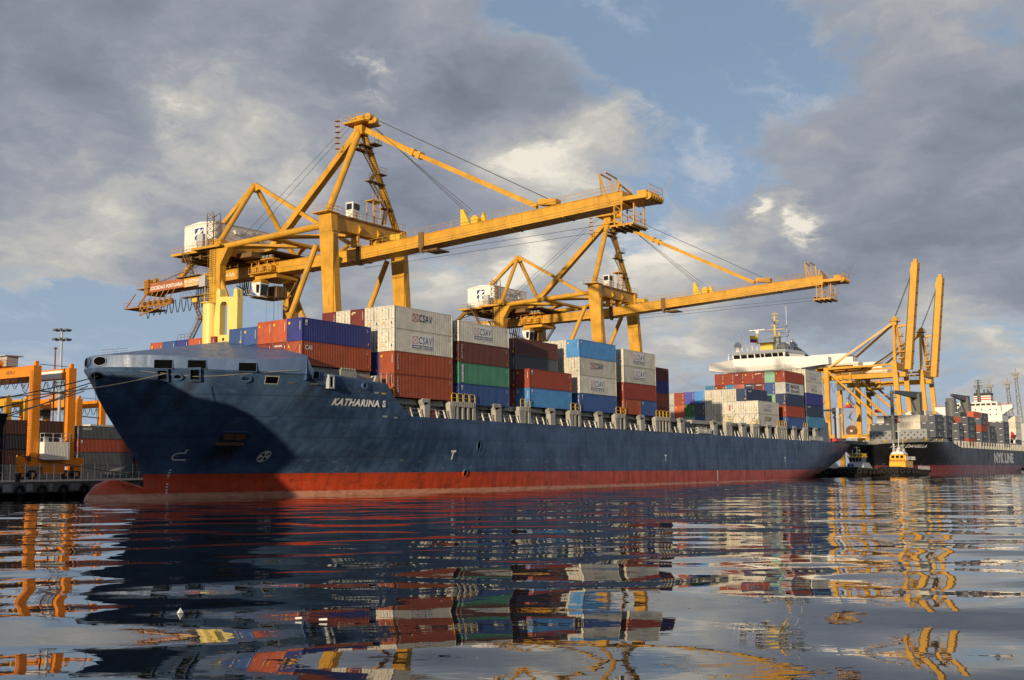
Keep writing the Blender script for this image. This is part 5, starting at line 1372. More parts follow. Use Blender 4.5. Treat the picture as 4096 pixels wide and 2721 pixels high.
def crane_up(sc, label):
    """older yellow crane with its boom hoisted upright"""
    T = thing('container_crane', (sc, 36, QZ), label, 'crane', 'container cranes on the quay')
    P = M['crane2']; K = M['cranegrey']; a, b = sc - 8.6, sc + 8.6
    for x in (a, b):
        mb = MB(); mb.hexa([(x - .7, 33.8, 20), (x + .7, 33.8, 20), (x + .7, 35.6, 20), (x - .7, 35.6, 20)], [(x - .7, 35.2, 46.2), (x + .7, 35.2, 46.2), (x + .7, 37.2, 46.2), (x - .7, 37.2, 46.2)]); mb.box(x - .7, x + .7, 33.8, 35.6, QZ, 19.99)
        mb.build('leg', P, T)
        mb = MB(); mb.box(x - .75, x + .75, 64.0, 66.0, QZ, 45.2); mb.build('leg', P, T)
        for p, q in (((64.4, 43.5), (44.5, 23.8)), ((44.5, 23.8), (36, 15.6))):
            mb = MB(); mb.tube((x, p[0], p[1]), (x, q[0], q[1]), .5, 10); mb.build('brace', P, T)
        mb = MB(); mb.beam((x, 64, 44.6), (x, 37, 45.1), .75, .8); mb.build('top_tube', P, T)
        mb = MB(); mb.beam((x, 64.2, 45.0), (sc + (x - sc) * .12, 37.9, 63.3), .7, .8); mb.build('back_stay', P, T)
        mb = MB(); mb.beam((x * .75 + sc * .25, 36.4, 46), (sc + (x - sc) * .16, 37.4, 62.4), 1.1, 1.2, w2=.9, h2=.9); mb.build('tower_leg', P, T)
        mb = MB(); mb.box(x - .5, x + .5, 35.61, 63.99, 14.9, 16.1); mb.build('tie_beam', P, T)
    mb = MB(); mb.box(a + .71, b - .71, 35.5, 37.1, 43.2, 46.0); mb.build('portal_beam', P, T)
    mb = MB(); mb.box(a + .76, b - .76, 64.3, 65.7, 43.4, 45.0); mb.build('portal_beam', P, T)
    mb = MB(); mb.box(sc - 1.6, sc + 1.6, 36.4, 38.6, 62.3, 64.0).box(sc - 2.6, sc + 2.6, 35.6, 39.4, 63.99, 64.2); mb.rail([(sc - 2.6, 39.4, 64.2), (sc - 2.6, 35.6, 64.2), (sc + 2.6, 35.6, 64.2)], 1.1, 1.3, .05)
    mb.disc((sc - .6, 37, 65.2), (1, 0, 0), 1.0, .6, 14).disc((sc + .6, 37.6, 65.0), (1, 0, 0), 1.0, .6, 14).beam((sc, 36.4, 61.8), (sc, 31.6, 62.3), .9, .9, w2=.5, h2=.6); mb.disc((sc, 31.8, 62.9), (1, 0, 0), .7, .5, 12)
    mb.build('tower_head', P, T)
    mb = MB(); mb.stair((sc + 4, 35.6, 46), (sc + 2, 35.6, 50), .8, 8, side=(0, 1, 0)); mb.stair((sc + 2, 35.6, 50), (sc + 3.6, 35.6, 54), .8, 8, side=(0, 1, 0)); mb.stair((sc + 3, 35.6, 54), (sc + 1.4, 35.6, 58), .8, 8, side=(0, 1, 0)); mb.stair((sc + 1.4, 35.6, 58), (sc + 2, 35.6, 62), .8, 8, side=(0, 1, 0))
    for z in (50, 54, 58): mb.box(sc + .6, sc + 4.6, 35.0, 36.4, z - .2, z); mb.rail([(sc + .6, 35, z), (sc + 4.6, 35, z)], 1.1, 1.3, .05)
    mb.box(sc - 3.4, sc + 2, 33.8, 36.2, 47.8, 48.1).box(sc - 2, sc + 2.4, 33.4, 36.2, 50.6, 50.9)
    mb.build('stair', P, T)
    mb = MB(); mb.box(sc - 1.7, sc + 1.7, 33.6, 72, 40.2, 42.1)
    for u in (36, 41, 46, 51, 56): mb.box(sc - 1.74, sc + 1.74, u, u + .12, 40.1, 42.16)
    mb.box(sc - 1.85, sc + 1.85, 33.6, 72, 42.101, 42.2); mb.rail([(sc - 1.7, 72, 42.2), (sc - 1.7, 38, 42.2)], 1.0, 2.2, .05); mb.build('girder', P, T)
    d = (Vector((sc, 27.6, 88.6)) - Vector((sc, 32.7, 42.8))).normalized(); base = Vector((sc, 32.6, 43.2)); tip = base + d * 45.6
    mb = MB(); mb.beam(base, tip, 3.2, 2.5); 
    for i in range(1, 10): c = base + d * 4.6 * i; mb.beam(c, c + d * .12, 3.26, 2.56)
    mb.beam(tip, tip + d * 1.4, 2.0, 1.4).beam(tip + Vector((0, 1.6, -2)), tip + Vector((0, 1.9, -4.5)), 1.4, .9); mb.build('boom', P, T)
    mb = MB(); nn = Vector((0, 1, 0)) - d * d.y; nn.normalize()
    for i in range(9):
        c = base + d * (3 + 5 * i) - nn * 1.55; mb.beam(c - d * .3, c + d * .3, 1.2, .5)
    mb.beam(base - nn * 1.4 + Vector((1.4, 0, 0)), tip - nn * 1.4 + Vector((1.4, 0, 0)), .2, .25); mb.build('boom_lamp_bar', K, T)
    mb = MB(); mb.beam(base + nn * 1.9, base + d * 38 + nn * 1.6, .9, .55); mb.build('folded_stay', M['deckdark'], T)
    mb = MB()
    for dx in (-.8, -.3, .3, .8): mb.tube((sc + dx, 37.3, 65.5), base + d * 40 + nn * 1.5 + Vector((dx, 0, 0)), .05, 4, cap=False)
    for dx in (-.5, .5): mb.tube((sc + dx, 38.6, 63.6), (sc + dx, 60, 48), .05, 4, cap=False)
    mb.build('rope', M['wire'], T)
    mb = MB(); x0 = sc - 6.5; mb.hexa([(x0, 56.6, 46.0), (x0 + 13, 56.6, 46.0), (x0 + 13, 72.5, 46.0), (x0, 72.5, 46.0)], [(x0, 56.6, 51.2), (x0 + 13, 56.6, 51.2), (x0 + 13, 72.5, 51.2), (x0, 72.5, 51.2)])
    mb.box(x0, x0 + 7, 54, 56.59, 46, 49.6).box(x0 - .5, x0 + 6, 51.5, 53.9, 45.3, 47.2)
    hs = mb.build('machinery_house', M['house'], T)
    mb = MB(); emblem(mb, (x0 - .04, 66.0, 46.4), 2.2, 3.4); mb.build('emblem', [M['emb'], M['letter']], hs)
    mb = MB(); mb.box(x0 - 1, x0 + 14, 50, 74, 45.2, 45.4).box(sc - 1, sc + 1, 52, 72, 43.9, 45.19); mb.rail([(x0 - 1, 74, 45.4), (x0 - 1, 50, 45.4)], 1.1, 1.6, .05)
    for u in (52, 58, 64, 70): mb.box(x0, x0 + 13, u, u + .4, 44.2, 45.19)
    mb.build('machinery_platform', P, T)
    mb = MB(); mb.box(sc - 3, sc + 3, 56, 63, 38.6, 39.6).box(sc - 3.1, sc - 1.9, 56, 65, 42.4, 42.6).box(sc - 3, sc - 1.8, 57, 58, 40, 41.6).box(sc - 3, sc - 1.8, 60, 61, 40, 41.6).box(sc - 2.9, sc - 1.9, 56.2, 57, 39.7, 43.0)
    mb.rail([(sc - 3, 63, 39.6), (sc - 3, 56, 39.6)], 1.1, 1.1, .05); mb.build('trolley', P, T)
    mb = MB(); mb.box(sc - 2, sc + .4, 60, 63, 35.6, 38.2); mb.build('operator_cab', M['dgrey'], T)
    mb = MB(); mb.box(sc - 3, sc + 3, 57.3, 59.9, 28.0, 28.5).box(sc - 1.2, sc + 1.2, 57.5, 59.7, 28.5, 29.3); sp = mb.build('spreader', M['red'], T)
    mb = MB(); mb.disc((sc - 1.3, 58.6, 30.0), (0, 1, 0), .75, .5, 12).disc((sc + 1.3, 58.6, 30.0), (0, 1, 0), .75, .5, 12).box(sc - 2, sc + 2, 58, 59.2, 29.3, 29.9); mb.build('headblock', M['yellow'], sp)
    mb = MB()
    for dx in (-1.3, 1.3):
        for du in (-1, 1): mb.tube((sc + dx, 58.6 + du, 38.6), (sc + dx, 58.6 + du * .3, 30.4), .035, 4, cap=False)
    mb.build('hoist_rope', M['wire'], T)
    mb = MB()
    for i in range(4):
        u0 = 63.5 + i * 2.0; mb.path([(sc - 2, u0 + 1.6 * k / 8, 39 - 4.2 * math.sin(math.pi * k / 8) ** .7) for k in range(9)], .07, 4)
    mb.build('festoon_cable', M['rubber'], T)
    mb = MB(); z = QZ + 2
    for i in range(9):
        y0, y1 = (66.4, 69.4) if i % 2 == 0 else (69.4, 66.4)
        mb.stair((a - .3, y0, z + i * 4.4), (a - .3, y1, z + i * 4.4 + 4.2), .8, 10, side=(1, 0, 0)); mb.box(a - 1, a + .6, min(y0, y1) + (2.6 if i % 2 == 0 else -.9), min(y0, y1) + (4.0 if i % 2 == 0 else .6), z + i * 4.4 + 4.15, z + i * 4.4 + 4.3)
    mb.build('leg_stair', P, T)
    mb = MB(); mb.disc((b + .2, 60.5, 18.2), (1, 0, 0), 2.5, .6, 28); rl = mb.build('cable_reel', M['gold'], T)
    mb = MB(); mb.disc((b - .15, 60.5, 18.2), (1, 0, 0), .6, .3, 12); mb.build('reel_hub', M['letter'], rl)
    mb = MB()
    quad(mb, (b - .52, 62.4, 15.05), 3.0, .95, (0, -1, 0), m=0); quad(mb, (b - .52, 58.9, 15.05), 1.3, .95, (0, -1, 0), m=0); quad(mb, (b - .52, 56.2, 15.05), 2.6, .95, (0, -1, 0), m=0)
    letter(mb, 'NOELL', (b - .535, 62.1, 15.3), 2.4, .45, (0, -1, 0), m=1, bold=.03)
    mb.build('maker_sign', [M['letter'], M['navy']], T)
    return T


CR3 = crane_up(375.3, 'yellow crane with its boom hoisted upright, the nearer of the upright pair')
dup(CR3, (44.2, 0, -.4), 'farther of the pair of yellow cranes with booms hoisted upright')


# ------------------------------------------------------------------ the black container ship
NDX = 282.9
def build_black_ship():
    S = thing('container_ship', (360, UC, 0), 'black container ship with grey bow rim moored beyond the blue ship and lettered NYK LINE', 'container ship')
    zt = [(-36, 10.4), (-30, 11.0), (-20, 11.4), (6, 11.6), (9, 11.5), (29.5, 8.95), (192, 8.6)]
    cols = [-36, -35.9, -35.7, -35.3, -34.5, -33, -31, -28, -24, -19, -14, -8, -2, 3, 6, 9, 14, 20, 26, 29.5, 36, 48, 70, 100, 130, 150, 165, 178, 188, 192]
    mb = MB(); hull_mesh(mb, NDX, 0, zt, cols, [-3, -1, .3, 1.3, 2.66, 4.5, 6.5, 8.5, 10, 11, 99])
    n = 18; vs = []
    sec = [(-34, -1.2, .15), (-33.6, -.2, 1.0), (-32.4, .6, 1.8), (-30, .8, 2.2), (-26, .4, 2.2)]
    for s, z, w in sec:
        zc, hz = (z - 4.5) / 2, (z + 4.5) / 2
        vs += [(s + NDX, UC + w * math.sin(2 * math.pi * i / n), zc + hz * math.cos(2 * math.pi * i / n)) for i in range(n)]
    mb.add(vs, [(k * n + i, (k + 1) * n + i, (k + 1) * n + (i + 1) % n, k * n + (i + 1) % n) for k in range(4) for i in range(n)], 0, True)
    mb.build('hull', M['hullblack'], S, sharp=25)
    mb = MB()
    for side in (-1, 1):
        for a, b in zip(cols, cols[1:]):
            if b > 12: break
            pts = []
            for c, dz in ((a, -1.0), (b, -1.0), (b, .12), (a, .12)):
                z = lerp(zt, c) + dz; s = cs(c, z); h = hb(s, z) if c > -36 else 0
                pts.append((s + NDX - (.06 if c < -33 else 0), UC + side * (h + .08), z))
            mb.poly(pts)
    bw = mb.build('bulwark_rim', M['beige'], S)
    mb = MB()
    for s in (-32.5, -28, -22, -14, -6, 1): mb.disc(hull_pt(s, lerp(zt, s) - .3, .15)[0] + Vector((NDX, 0, 0)), hull_pt(s, 10)[1], .45, .16, 12)
    mb.build('fairlead', M['yellow'], bw)
    mb = MB()
    for a, b in zip(cols, cols[1:]):
        if a >= -30: mb.poly([(x + NDX, UC + q * (hb(x, 8) - .05), 8.2 if b > 8 else 9.9) for x, q in ((a, -1), (b, -1), (b, 1), (a, 1))])
    mb.build('main_deck', M['deckdark'], S)
    mb = MB(); mb.box(288, 288.3, 5.5, 15.2, 9.9, 15.25).box(288, 288.3, 15.9, 25.1, 9.9, 14.95).box(288.3, 295, 5.5, 6.0, 9.9, 15)
    bk = mb.build('breakwater', M['grey'], S)
    mb = MB()
    for i in range(4):
        for j, z in enumerate((14.2, 13.3, 12.3)):
            for y0 in (6.6, 17.2): mb.disc((287.985, y0 + i * 2.1 + (j % 2) * 1.0, z), (1, 0, 0), .28, .02, 12)
    mb.build('breakwater_hole', M['black'], bk)
    mb = MB(); letter(mb, 'NYK DANIELLA', (253.4 + 4.5, 0, 8.6), 14.0, .95, shear=.2, bold=.02, proj=on_hull(.06, NDX)); mb.build('name_lettering', M['letter'], S); mb = MB(); letter(mb, 'NYK LINE', (369, 0, 3.4), 41, 4.2, bold=.045, spacing=1.0, proj=on_hull(.06, NDX)); mb.build('name_lettering', M['letter'], S) if False else mb.build('line_lettering', M['letter'], S)
    mb = MB()
    for i in range(28): mb.box(306 + i * 5.1, 306.9 + i * 5.1, -.1, .8, 8.2, 11.4)
    mb.box(306, 412, 1.4, 30, 8.2, 9.9).build('lashing_post', M['beige'], S)
    # pole mast on the forecastle
    mb = MB(); mb.tube((284.5, UC, 9.9), (284.5, UC, 28.6), .75, 10, .5).box(283.6, 285.6, UC - 1.6, UC + 1.6, 18.9, 19.1).box(283.6, 285.6, UC - 1.6, UC + 1.6, 26.2, 26.4)
    mb.rail([(283.6, UC + 1.6, 26.4), (283.6, UC - 1.6, 26.4)], 1, 1, .06); mb.tube((284.5, UC, 28.6), (284.5, UC, 30.4), .15, 6).ladder((283.9, UC, 10), (283.9, UC, 28), .8, (0, 1, 0)); mb.build('foremast', M['dgrey'], S)
    # deck cranes
    def dcrane(x, jx, jz, z0, rest=None):
        mb = MB(); mb.tube((x, UC, 9.9), (x, UC, z0), 2.0, 16).tube((x, UC, z0), (x, UC, z0 + .4), 2.3, 16); o = mb.build('deck_crane', M['dgrey'], S)
        mb = MB(); mb.hexa([(x - 1.6, UC - 1.6, z0 + .4), (x + 1.8, UC - 1.6, z0 + .4), (x + 1.8, UC + 1.6, z0 + .4), (x - 1.6, UC + 1.6, z0 + .4)], [(x - 2.2, UC - 1.6, z0 + 7), (x + 2, UC - 1.6, z0 + 8), (x + 2, UC + 1.6, z0 + 8), (x - 2.2, UC + 1.6, z0 + 7)]); mb.build('crane_house', M['dgrey'], o)
        mb = MB(); mb.beam((x - 1, UC, z0 + 6.6), (jx, UC, jz), 1.8, 2.4, w2=1.0, h2=.9); mb.tube((x - 1.8, UC, z0 + 1), (x - 8, UC, z0 + 5.2), .3, 8); mb.build('jib', M['dgrey'], o)
    dcrane(317.7, 287.2, 28.4, 22.0); dcrane(400, 374, 31.6, 24.6)
    mb = MB(); mb.tube((373, UC, 9.9), (373, UC, 28.8), 2.3, 16).box(371, 375, UC - 1.6, UC + 1.6, 28.8, 30.2); mb.build('jib_rest', M['dgrey'], S)
    # superstructure
    mb = MB(); mb.box(415, 428, 4.0, 27.4, 9, 26.0).box(415, 428, 4.4, 27, 26.0, 28.4)
    mb.hexa([(414.9, -.4, 27.2), (419, -.4, 27.2), (421, 4.0, 25.4), (414.9, 4.0, 24.4)], [(414.9, -.4, 29), (419, -.4, 29), (421, 4.0, 29), (414.9, 4.0, 29)])
    mb.hexa([(414.9, 32, 27.2), (419, 32, 27.2), (421, 27.4, 25.4), (414.9, 27.4, 24.4)], [(414.9, 32, 29), (419, 32, 29), (421, 27.4, 29), (414.9, 27.4, 29)])
    ac = mb.build('accommodation', M['white'], S)
    mb = MB(); mb.box(414.5, 424, 5.6, 25.8, 28.4, 30.2); wh = mb.build('wheelhouse', M['white'], S)
    mb = MB()
    for i in range(9): mb.box(414.45, 414.49, 6.2 + i * 2.15, 7.9 + i * 2.15, 28.75, 29.6)
    mb.build('window', M['glass'], wh)
    mb = MB()
    for z in (26.6, 24.4):
        for y in (6, 8.5, 12, 14.5, 17, 20): mb.box(414.85, 414.98, y, y + .45, z, z + .6)
    mb.build('porthole', M['glass'], ac)
    mb = MB(); mb.box(414.8, 414.88, -.2, 5.4, 28.75, 29.05).box(414.8, 414.88, 26, 31.8, 28.75, 29.05); mb.build('red_trim', M['red'], ac)
    mb = MB(); fm = [M['white'], M['red'], M['black']]
    for i, (m, z0, z1) in enumerate(((0, 30.2, 31.9), (1, 31.9, 32.4), (0, 32.4, 32.9), (1, 32.9, 33.4), (0, 33.4, 33.9), (2, 33.9, 35.2))): mb.box(430, 436, 11, 18.2, z0, z1, m)
    mb.box(430, 436, 10, 19, 26, 30.199, 0); fo = mb.build('funnel', fm, S)
    mb = MB(); 
    for y in (12.5, 14, 17.2): mb = MB(); mb.tube((432, y, 35.2), (432, y, 36.8), .4, 8); mb.build('exhaust_pipe', M['dgrey'], fo)
    mb = MB(); mb.tube((426, 15.2, 30.2), (426, 15.2, 41), .9, 8, .3)
    for z, l in ((37, 1.6), (38.2, 1.8), (39.6, 1.6), (40.6, 1.4)): mb.box(425.6, 426.4, 15.2 - l, 15.2 + l, z, z + .2)
    mb.rail([(425, 13.4, 37.2), (425, 17, 37.2)], 1, 1, .08); mb.build('radar_mast', M['dgrey'], S)
    mb = MB(); mb.tube((416, 19.5, 30.2), (416, 19.5, 32.4), .2, 6).sphere((416, 19.5, 32.8), .8, 10); mb.build('radome', M['white'], S)
    lb = MB(); lb.hexa([(412, 0, 14.0), (420, 0, 14.0), (420, 2, 14), (412, 2, 14)], [(411, -.4, 15.6), (421, -.4, 15.6), (421, 2.4, 15.6), (411, 2.4, 15.6)]); lb.sphere((416, 1, 15.7), 1.3, 10); lb.build('lifeboat', M['red'], S)
    lb = MB(); lb.beam((409, 1, 9), (411, .5, 17.5), .5, .7).beam((422, 1, 9), (421, .5, 17.5), .5, .7).box(408, 424, 0, 3, 11.6, 11.9); lb.build('davit', M['white'], S)


build_black_ship()


def far_box(key_l, key_h, loc, colour, label, logo_side=True, white_strip=True, group='containers stacked on the black ship'):
    def mk():
        mb = body(key_l, key_h, 'dry', True)
        return mb
    k = 'farbody_%.2f_%.2f' % (key_l, key_h)
    me = shared(k, mk, M['boxfar'])
    t = bpy.data.objects.new('shipping_container', me); COL.objects.link(t); t.location = loc
    c = 1 + random.uniform(-.12, .12); t.color = (*[min(.9, q * c) for q in C[colour]], 1)
    tag(t, label, 'container', group)
    if white_strip or logo_side:
        def mk2():
            mb = MB()
            if white_strip: quad(mb, (-.02, 1.75, key_h - .42), 1.1, .17, (0, -1, 0))
            if logo_side:
                x = key_l * .42; y = -.012
                mb.poly([(x, y, .75), (x + 1.4, y, .85), (x + 1.0, y, 1.25), (x + .15, y, 1.1)]); mb.poly([(x + .3, y, 1.2), (x + .9, y, 1.35), (x + .75, y, 1.95)]); mb.poly([(x - .1, y, .5), (x + 1.6, y, .5), (x + 1.6, y, .65), (x - .1, y, .65)])
                for i in range(5): quad(mb, (x + 2.6 + i * .3, y, .6), .2, .25)
                quad(mb, (key_l - 1.2, y, key_h - .6), .7, .14)
            return mb
        m2 = shared('farmark_%d%d_%.2f_%.2f' % (white_strip, logo_side, key_l, key_h), mk2, M['letter'])
        o = bpy.data.objects.new('marking', m2); COL.objects.link(o); o.parent = t
    return t


def load_black_ship():
    random.seed(23)
    bays = {'first bay': (292.2, 3.7, 12.4, {0: 'slate slate slate', 1: 'slate slate', 2: 'slate white* white*', 3: 'slate cream white*', 4: 'slate white* white', 5: 'slate white rust', 6: 'slate slate slate', 7: 'slate slate white*', 8: 'slate slate'}),
            'second bay': (306.6, 3.2, 12.4, {0: 'slate slate slate', 1: 'rust slate slate', 2: 'slate slate navy'}),
            'third bay': (327, 0.2, 10.0, {0: 'rust slate slate slate', 1: 'slate slate sky rust', 2: 'slate rust slate slate', 3: 'slate slate slate', 6: 'slate slate slate white* white*', 7: 'slate slate slate white* white*', 8: 'slate slate slate white* white*'}),
            'outer second bay': (313.0, 0.4, 10.0, {0: 'slate slate slate', }),
            'fourth bay': (350.2, 0.2, 10.2, {0: 'slate slate rust slate', 1: 'slate rust slate slate orange', 2: 'slate slate slate slate', 3: 'slate slate slate slate slate'}),
            'fifth bay': (365.6, 0.2, 10.2, {0: 'slate slate slate', 1: 'slate slate slate orange slate', 2: 'slate rust slate slate'}),
            'sixth bay': (395.4, 0.2, 10.2, {0: 'slate slate slate slate', 1: 'slate slate slate slate', 2: 'slate rust slate slate'}),
            'aft bay': (436.9, 2.5, 11.2, {0: 'slate white* white* white* white*', 1: 'slate white* white* white* white*', 2: 'white* cream* white*'})}
    for bn, (s, u, z, rows) in bays.items():
        for r, tiers in rows.items():
            tt = tiers.split()
            for i, c in enumerate(tt):
                plain = c.endswith('*'); c = c.rstrip('*'); dk = c in ('slate', 'navy')
                lab = '%s container, %s, %s row, %s of the black ship' % (WORD[c], 'top tier' if i == len(tt) - 1 else TIERW[i], ORD[r], bn)
                far_box(12.19 if bn != 'outer second bay' else 6.06, 2.64, (s, u + r * PITCH, z + i * 2.66), c, lab, dk, dk)


load_black_ship()


# ------------------------------------------------------------------ rubber-tyred gantries, yard, masts
def gantry(s, u, label, paint_m, span=24.0, wb=7.0, sign=True):
    T = thing('gantry_crane', (s, u, QZ), label, 'gantry crane', 'yard gantries behind the quay')
    for y in (u, u + span):
        for x in (s, s + wb):
            mb = MB(); mb.hexa([(x, y, 5.3), (x + 1.5, y, 5.3), (x + 1.5, y + 1.2, 5.3), (x, y + 1.2, 5.3)], [(x, y, 21.9), (x + 1.5, y, 21.9), (x + 1.5, y + 1.2, 21.9), (x, y + 1.2, 21.9)]); mb.box(x + .5, x + 1.1, y + .2, y + .8, 21.9, 22.7)
            for i in range(14): mb.box(x - .05, x - .001, y + .5, y + .7, 6 + i * 1.1, 6.25 + i * 1.1)
            mb.build('leg', paint_m, T)
        mb = MB(); mb.box(s - 1.6, s + wb + 3.2, y - .1, y + 1.3, 4.2, 5.3).box(s + 2.4, s + 6.6, y - .2, y + 1.2, 2.9, 4.19).box(s - 2, s - .9, y + .1, y + 1.0, 3.2, 6.2).box(s + wb + 1.6, s + wb + 3.6, y, y + 1.2, 3.4, 5.8); mb.build('sill_beam', paint_m, T)
        for x in (s - 1.2, s + .8, s + wb + .4, s + wb + 2.4):
            mb = MB(); mb.disc((x, y + .6, 2.8), (0, 1, 0), .8, .7, 18); mb.disc((x, y + .6, 2.8), (0, 1, 0), .35, .76, 12, m=1); mb.build('wheel', [M['rubber'], paint_m], T)
        mb = MB(); mb.tube((s + 1.5, y + .6, 17.5), (s + wb, y + .6, 17.2), .14, 6); mb.tube((s + 1.5, y + .6, 22.2), (s + wb, y + .6, 22.1), .06, 5); mb.build('cross_tie', M['wire'], T)
    for x in (s, s + wb):
        mb = MB(); mb.box(x + .15, x + 1.35, u + 1.21, u + span - .01, 20.0, 21.75).box(x + .05, x + 1.45, u + 1.21, u + span - .01, 21.751, 21.85); gd = mb.build('girder', paint_m, T)
        if sign:
            mb = MB()
            if x == s: letter(mb, 'SISU', (x + .12, u + 8.6, 20.65), 2.6, .62, (0, -1, 0), m=1, bold=.03)
            quad(mb, (x + .13, u + 10.4 if x > s else u + 30, 20.1), 8.0, 1.5, (0, -1, 0), m=0) if x > s else None
            mb.build('girder_sign', [M['letter'], M['gold']], gd)
        mb = MB()
        for i in range(6):
            y0 = u + 1.6 + i * 2.6; mb.path([(x + 1.5, y0 + 2.2 * k / 8, 19.9 - 1.7 * math.sin(math.pi * k / 8) ** .8) for k in range(9)], .07, 4); mb.path([(x + 1.6, y0 + 2.0 * k / 8, 19.9 - 1.3 * math.sin(math.pi * k / 8) ** .8) for k in range(9)], .05, 4)
        mb.build('festoon_cable', M['rubber'], T)
    mb = MB(); ty = u + 12.5; mb.box(s + .2, s + wb + 1.2, ty, ty + 4.6, 21.9, 22.4); mb.rail([(s, ty + 6, 22.4), (s, ty - 4, 22.4)], 1.1, 1.2, .05); mb.disc((s + .8, ty - 1, 22.9), (1, 0, 0), .6, .8, 12); mb.box(s + 3, s + 5, ty + 1, ty + 3.6, 22.4, 24); tr = mb.build('trolley', paint_m, T)
    mb = MB(); mb.box(s + 1, s + 3.2, ty - 2.6, ty - .6, 22.4, 24.2).box(s + .2, s + 3.8, ty - 3.4, ty + 0, 24.2, 24.35); mb.build('motor_house', M['lgrey'], tr)
    mb = MB(); mb.box(s + 2, s + 4.2, ty + 5, ty + 7, 17.6, 20.0); mb.build('operator_cab', M['dgrey'], T)
    mb = MB(); mb.disc((s - .6, u + span * .62, 15.6), (1, 0, 0), 1.0, .5, 18); mb.build('cable_reel', M['rtg'], T)
    mb = MB(); mb.box(s + 1.6, s + 6.6, u - 1.5, u - .15, 5.4, 8.5)
    for i in range(16): mb.box(s + 1.7 + i * .3, s + 1.78 + i * .3, u - 1.53, u - 1.501, 5.5, 8.4)
    gb = mb.build('generator_box', M['house'], T)
    mb = MB(); mb.rail([(s + 1.6, u - .2, 8.5), (s + 1.6, u - 1.45, 8.5), (s + 6.6, u - 1.45, 8.5), (s + 6.6, u - .2, 8.5)], 1.5, 1.7, .05).box(s + 1.9, s + 2.6, u - 1.2, u - .6, 8.5, 9.4).box(s + 5, s + 5.5, u - 1.2, u - .6, 8.5, 9.3); mb.build('roof_railing', M['lgrey'], gb)
    mb = MB(); mb.ladder((s - .5, u - .2, 4.4), (s - .5, u - .2, 21), .5, (0, 1, 0)); mb.disc((s - .4, u - .2, 5.6), (1, 0, 0), .45, .3, 12); mb.build('ladder', M['wire'], T)
    return T


